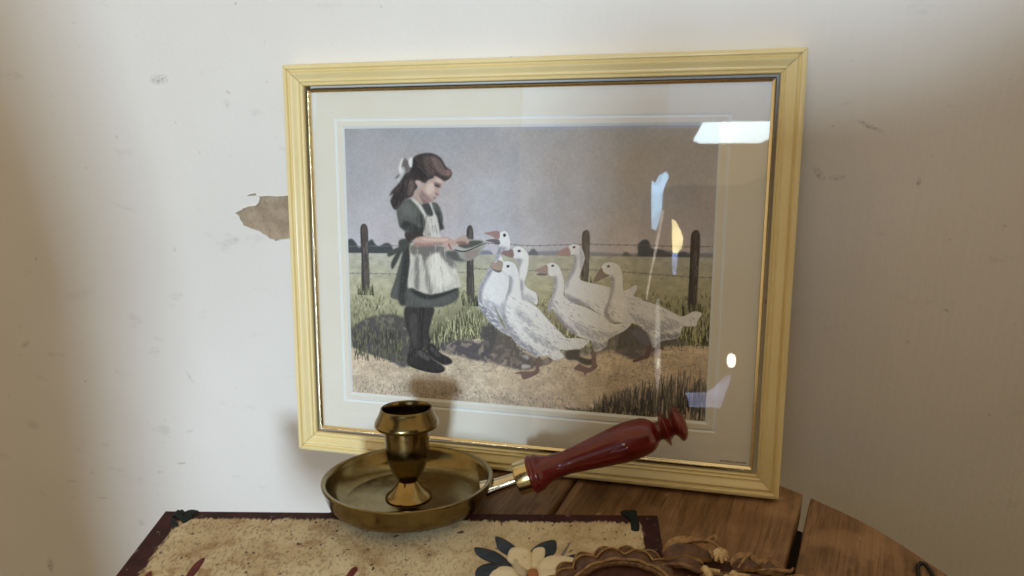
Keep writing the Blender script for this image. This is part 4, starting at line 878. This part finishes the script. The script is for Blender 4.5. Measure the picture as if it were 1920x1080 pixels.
lathe('socket_lining', P_([(.2525, .60), (.243, .58), (.236, .50), (.228, .44), (0, .435)]), N('burnt_wax').set(Base_Color=(.17, .085, .032), Roughness=.5), stick, None, 64)
lathe('collar', P_([(.266, .615), (.340, .622), (.362, .632), (.374, .648), (.374, .675), (.364, .70), (.340, .745), (.315, .80), (.304, .83), (.300, .845), (.292, .852), (.282, .848), (.274, .83), (.270, .78), (.266, .70), (.266, .615)]), m_brass, stick, None, 96)
# handle
ph, e = math.radians(-12), math.radians(20)
d = Vector((math.cos(ph)*math.cos(e), -math.sin(ph)*math.cos(e), math.sin(e)))
st = Vector((.95*math.cos(ph), -.95*math.sin(ph), -.13+HB))*R0
LH = 2.34*R0
hq = d.to_track_quat('Z', 'Y').to_matrix().to_4x4(); hm = Matrix.Translation(st) @ hq
def HP(l): return [(r, t*LH) for t, r in l]
lathe('stem', HP([(-.03, 0), (-.03, .0078), (.0, .0072), (.04, .0062), (.10, .0056), (.165, .0056), (.165, 0)]), mat_brass('worn_nickel_brass', (.74, .66, .48), (.58, .48, .30), .16, .2), stick, hm, 32)
lathe('ferrule', HP([(.150, 0), (.150, .0118), (.153, .0126), (.157, .0129), (.226, .0129), (.226, 0)]), mat_brass('pale_brass', (.70, .58, .32), (.58, .44, .20), .18, .25), stick, hm, 64)
n = N('dark_red_lacquer'); co = n.coord(); a = n.noise(n.mapping(co, (1, 1, .25)), 150, 5, .6); b = n.noise(co, 420, 3); rg = n.noise(n.mapping(co, (.02, .02, 1)), 900, 2)
col = n.mix(n.ramp(a, .35, .7), (.105, .008, .006), (.165, .016, .012)); col = n.mix(n.math('MULTIPLY', n.ramp(b, .70, .76), .5), col, (.03, .006, .006))
m_red = n.set(Base_Color=col, Roughness=.34, Specular_IOR_Level=.22, Coat_Weight=.7, Coat_Roughness=.045, Normal=n.bump(n.math('ADD', rg, n.math('MULTIPLY', b, .5)), .16, .0005))
lathe('handle', HP([(.222, 0), (.222, .0140), (.226, .0150), (.236, .0153), (.246, .0150), (.250, .0143), (.254, .0146), (.264, .0147), (.274, .0140), (.282, .0128), (.30, .0114), (.33, .0101), (.37, .0094), (.41, .0093),
     (.46, .0101), (.52, .0113), (.58, .0125), (.64, .0137), (.70, .0149), (.75, .0152), (.79, .0148), (.83, .0140), (.855, .0124), (.870, .0104), (.880, .0084), (.890, .0072), (.905, .0072),
     (.914, .0090), (.923, .0122), (.928, .0136), (.932, .0134), (.940, .0098), (.956, .0074), (.966, .0070), (.975, .0082), (.984, .0115), (.992, .0131), (1.000, .0133), (1.012, .0124), (1.026, .0095), (1.034, .0055), (1.037, 0)]), m_red, stick, hm, 64, 50)

# ------------------------------------------------------------------ carved ornament at the lower edge
n = N('brown_resin'); co = n.coord(); a = n.noise(co, 130, 5, .65); geo = n.n('NewGeometry')
wear = n.ramp(n.math('ADD', geo.outputs['Pointiness'], n.math('MULTIPLY', n.math('SUBTRACT', a, .5), .16)), .53, .62)
col = n.mix(n.ramp(a, .35, .7), (.085, .036, .016), (.165, .078, .034)); col = n.mix(n.math('MULTIPLY', wear, .7), col, (.42, .26, .11))
m_res = n.set(Base_Color=col, Roughness=.42, Normal=n.bump(n.noise(co, 420, 5, .7), .8, .0012))
m_crm = mat_paint('cream_gilding', (.66, .50, .26), (.40, .24, .10), 300)
m_cpit = mat_paint('dark_resin', (.050, .018, .012), (.085, .032, .020), 160)
orn = thing('carved_ornament', 'brown carved ornament with scalloped oval rim and cream flowers, over the board corner', 'ornament', (.315, -.152, BT))
bm = bmesh.new()
def tl(pts, r, seg=8, closed=False, n_=6): tube_bm(bm, catmull(pts, n_, closed), r, seg)
# scalloped border
def oval(rx, ry, z, lobes, amp, m=120, a0=0, a1=2*math.pi):
    out = []
    for i in range(m+1):
        t = a0+(a1-a0)*i/m; k = 1+amp*abs(math.sin(lobes*t/2))
        out.append(Vector((rx*k*math.cos(t), ry*k*math.sin(t), z)))
    return out
def fluted(r0, r1, z0, hgt, lobes, amp, flute, m=260, k=9):
    rows = []
    for i in range(m):
        t = 2*math.pi*i/m; c = abs(math.sin(lobes*t/2)); row = []
        for j in range(k+1):
            u = j/k; r = r0+(r1*(1+amp*c)-r0)*u
            z = z0+hgt*math.sin(math.pi*(.12+.88*u))**.7*(1-.25*u)-flute*(1-c)**2*u + (.0009 if j == k-1 else 0)
            if j == k: z = z0-.004
            row.append(bm.verts.new((r*math.cos(t), r*1.02*math.sin(t), z)))
        rows.append(row)
    for i in range(m):
        A, B = rows[i], rows[(i+1) % m]
        for j in range(k): bm.faces.new((A[j], A[j+1], B[j+1], B[j]))
fluted(.0385, .0465, .0045, .0065, 15, .11, .0032)
o = bm_obj('scalloped_border', bm, m_res, orn, True, 60)
bm = bmesh.new(); fluted(.0455, .0530, .0015, .0045, 21, .09, .0028); bm_obj('leaf_border', bm, m_res, orn, True, 60)
m_edge = mat_paint('rubbed_gilt_edge', (.40, .25, .11), (.20, .10, .045), 260)
def lip(r1, amp, lobes, z, rad):
    bm = bmesh.new(); tube_bm(bm, [Vector((r1*(1+amp*abs(math.sin(lobes*t/2)))*math.cos(t), r1*1.02*(1+amp*abs(math.sin(lobes*t/2)))*math.sin(t), z+.0012*abs(math.sin(lobes*t/2)))) for t in np.linspace(0, 2*math.pi, 241)], rad, 6)
    bm_obj('gilt_edge', bm, m_edge, orn, True, 60)
lip(.0462, .11, 15, .0068, .0009); lip(.0527, .09, 21, .0030, .0008); lip(.0368, 0, 15, .0112, .0010)
bm = bmesh.new(); tube_bm(bm, oval(.0368, .0377, .0088, 0, 0), .0026, 8); bm_obj('oval_rim', bm, m_res, orn, True, 60)
lathe('oval_recess', [(0, .0035), (.030, .0040), (.0365, .0070)], m_cpit, orn, Matrix.Diagonal((1, 1.02, 1, 1)), 48)
# right hand foliage
def P3(x, y, z): return (x-.315, y+.152, z-BT)
bm = bmesh.new()
ol = [(.333, -.118), (.340, -.106), (.352, -.099), (.372, -.098), (.392, -.102), (.410, -.108), (.428, -.118), (.44, -.14), (.40, -.17), (.345, -.16)]
pts = catmull([P3(x, y, 0) for x, y in ol], 5)
A = [bm.verts.new((p.x, p.y, .0005)) for p in pts]; B = [bm.verts.new((p.x, p.y, .0065)) for p in pts]; cxy = sum(pts, Vector())/len(pts)
D_ = [bm.verts.new((cxy.x+(p.x-cxy.x)*.9, cxy.y+(p.y-cxy.y)*.9, .0085)) for p in pts]
for U, V in ((A, B), (B, D_)):
    for i in range(len(pts)): bm.faces.new((U[i], U[(i+1) % len(pts)], V[(i+1) % len(pts)], V[i]))
bm.faces.new(A[::-1]); bm.faces.new(D_); bm_obj('plaque', bm, m_cpit, orn, True, 40)
def leaf(pts, w, mat, name='leaf', z=.010, curl=.004):
    bm = bmesh.new(); path = catmull([Vector(p) for p in pts], 8, False); rows = []
    m = len(path)
    for i, p in enumerate(path):
        t = i/(m-1); tn = (path[min(i+1, m-1)]-path[max(i-1, 0)]).normalized(); sd = tn.cross(Vector((0, 0, 1))).normalized()
        ww = w*math.sin(math.pi*min(max(.06+.9*t, 0), 1))**.8
        rows.append([bm.verts.new(p+sd*ww*k+Vector((0, 0, z_))) for k, z_ in ((-1, -.0025), (-.92, .0008), (-.45, -.0006), (0, .0012), (.45, -.0006), (.92, .0008), (1, -.0025))])
    for a_, b_ in zip(rows[:-1], rows[1:]):
        for k in range(6): bm.faces.new((a_[k], a_[k+1], b_[k+1], b_[k])).material_index = 1 if k in (0, 5, 1) else 0
    bm.faces.new(rows[0]); bm.faces.new(rows[-1][::-1])
    return bm_obj(name, bm, [mat, m_edge], orn, True, 60)
leaf([P3(.336, -.104, .026), P3(.345, -.100, .030), P3(.356, -.099, .030), P3(.368, -.103, .028)], .0105, m_res)
leaf([P3(.340, -.1105, .026), P3(.350, -.109, .029), P3(.362, -.1115, .028)], .0060, m_res)
leaf([P3(.380, -.106, .024), P3(.388, -.1035, .029), P3(.397, -.106, .028)], .0080, m_res)
leaf([P3(.394, -.105, .024), P3(.403, -.103, .0275), P3(.411, -.107, .026)], .0065, m_res)
leaf([P3(.410, -.111, .023), P3(.424, -.112, .025), P3(.436, -.118, .022)], .0060, m_res)
for (pth_, r_) in (([(.341, -.0985, .027), (.352, -.0945, .031), (.365, -.0925, .032), (.374, -.0965, .029)], .0011), ([(.3605, -.0925, .028), (.3655, -.0905, .0315), (.369, -.0895, .034), (.3705, -.0925, .033)], .0013),
                   ([(.365, -.098, .030), (.367, -.104, .032), (.371, -.109, .030)], .0012), ([(.384, -.108, .026), (.3885, -.1025, .030), (.3915, -.0995, .031), (.3930, -.1035, .030)], .0012),
                   ([(.400, -.1035, .027), (.4035, -.0990, .030), (.4050, -.0985, .0295)], .0009), ([(.395, -.107, .025), (.408, -.1065, .027), (.416, -.1065, .0275), (.418, -.1045, .029)], .0012),
                   ([(.336, -.113, .025), (.348, -.1135, .028), (.360, -.1165, .027), (.374, -.1165, .026)], .0018), ([(.372, -.113, .024), (.395, -.1135, .025), (.420, -.120, .024), (.44, -.130, .022)], .0018)):
    bm = bmesh.new(); tube_bm(bm, catmull([Vector(P3(*p)) for p in pth_], 8, False), lambda t, r=r_: r*.8*(.45+.9*math.sin(math.pi*min(t*.9+.08, 1))), 8)
    bm_obj('scroll', bm, m_edge if r_ < .0015 else m_res, orn, True, 60)
def flower(x, y, z, r, k):
    random.seed(k)
    for i in range(9):
        a = 2*math.pi*i/9; rr_ = r*random.uniform(.8, 1.1)
        bm = bmesh.new()
        tube_bm(bm, [Vector(P3(x, y, z+.001)), Vector(P3(x+rr_*.55*math.cos(a), y+rr_*.55*math.sin(a), z+.0022)), Vector(P3(x+rr_*math.cos(a), y+rr_*math.sin(a), z-.0008))], lambda t: r*.40*(1-.6*t), 6)
        bm_obj('petal', bm, m_crm, orn, True, 70)
flower(.3725, -.104, .031, .0058, 1)
for (x, y) in ((.3665, -.1215), (.3845, -.1225)):
    bm = bmesh.new(); tl([P3(x-.004, y+.007, .026), P3(x-.001, y+.003, .027), P3(x, y-.006, .0265), P3(x, y-.02, .025)], lambda t: .0018+.0022*abs(1-2*t), 8)
    tl([P3(x-.005, y+.0075, .0268), P3(x+.006, y+.0072, .0268)], .0014, 8)
    bm_obj('column', bm, m_crm, orn, True, 60)
bm = bmesh.new(); tl([P3(.3745, -.1235, .026), P3(.3765, -.117, .0265), P3(.3785, -.1235, .026)], .0016, 8); bm_obj('arch', bm, m_crm, orn, True, 60)
leaf([P3(.393, -.119, .022), P3(.402, -.117, .0245), P3(.414, -.121, .023)], .003, m_crm)

# ------------------------------------------------------------------ black loop on the table at the right
bm = bmesh.new()
tube_bm(bm, catmull([Vector(p) for p in [(.5036, -.085, TZ+.0014), (.5046, -.072, TZ+.0014), (.5058, -.0600, TZ+.0014), (.5075, -.0525, TZ+.0014), (.5105, -.0492, TZ+.0014), (.5132, -.0515, TZ+.0014), (.5147, -.0600, TZ+.0014), (.5155, -.072, TZ+.0014), (.5160, -.085, TZ+.0014)]], 8, False), .0013, 8)
n = N('black_wire'); tag(bm_obj('wire_loop', bm, n.set(Base_Color=(.012, .013, .014), Roughness=.45), None, True, 60), 'thin black wire loop lying on the table plank at its right edge', 'wire loop')
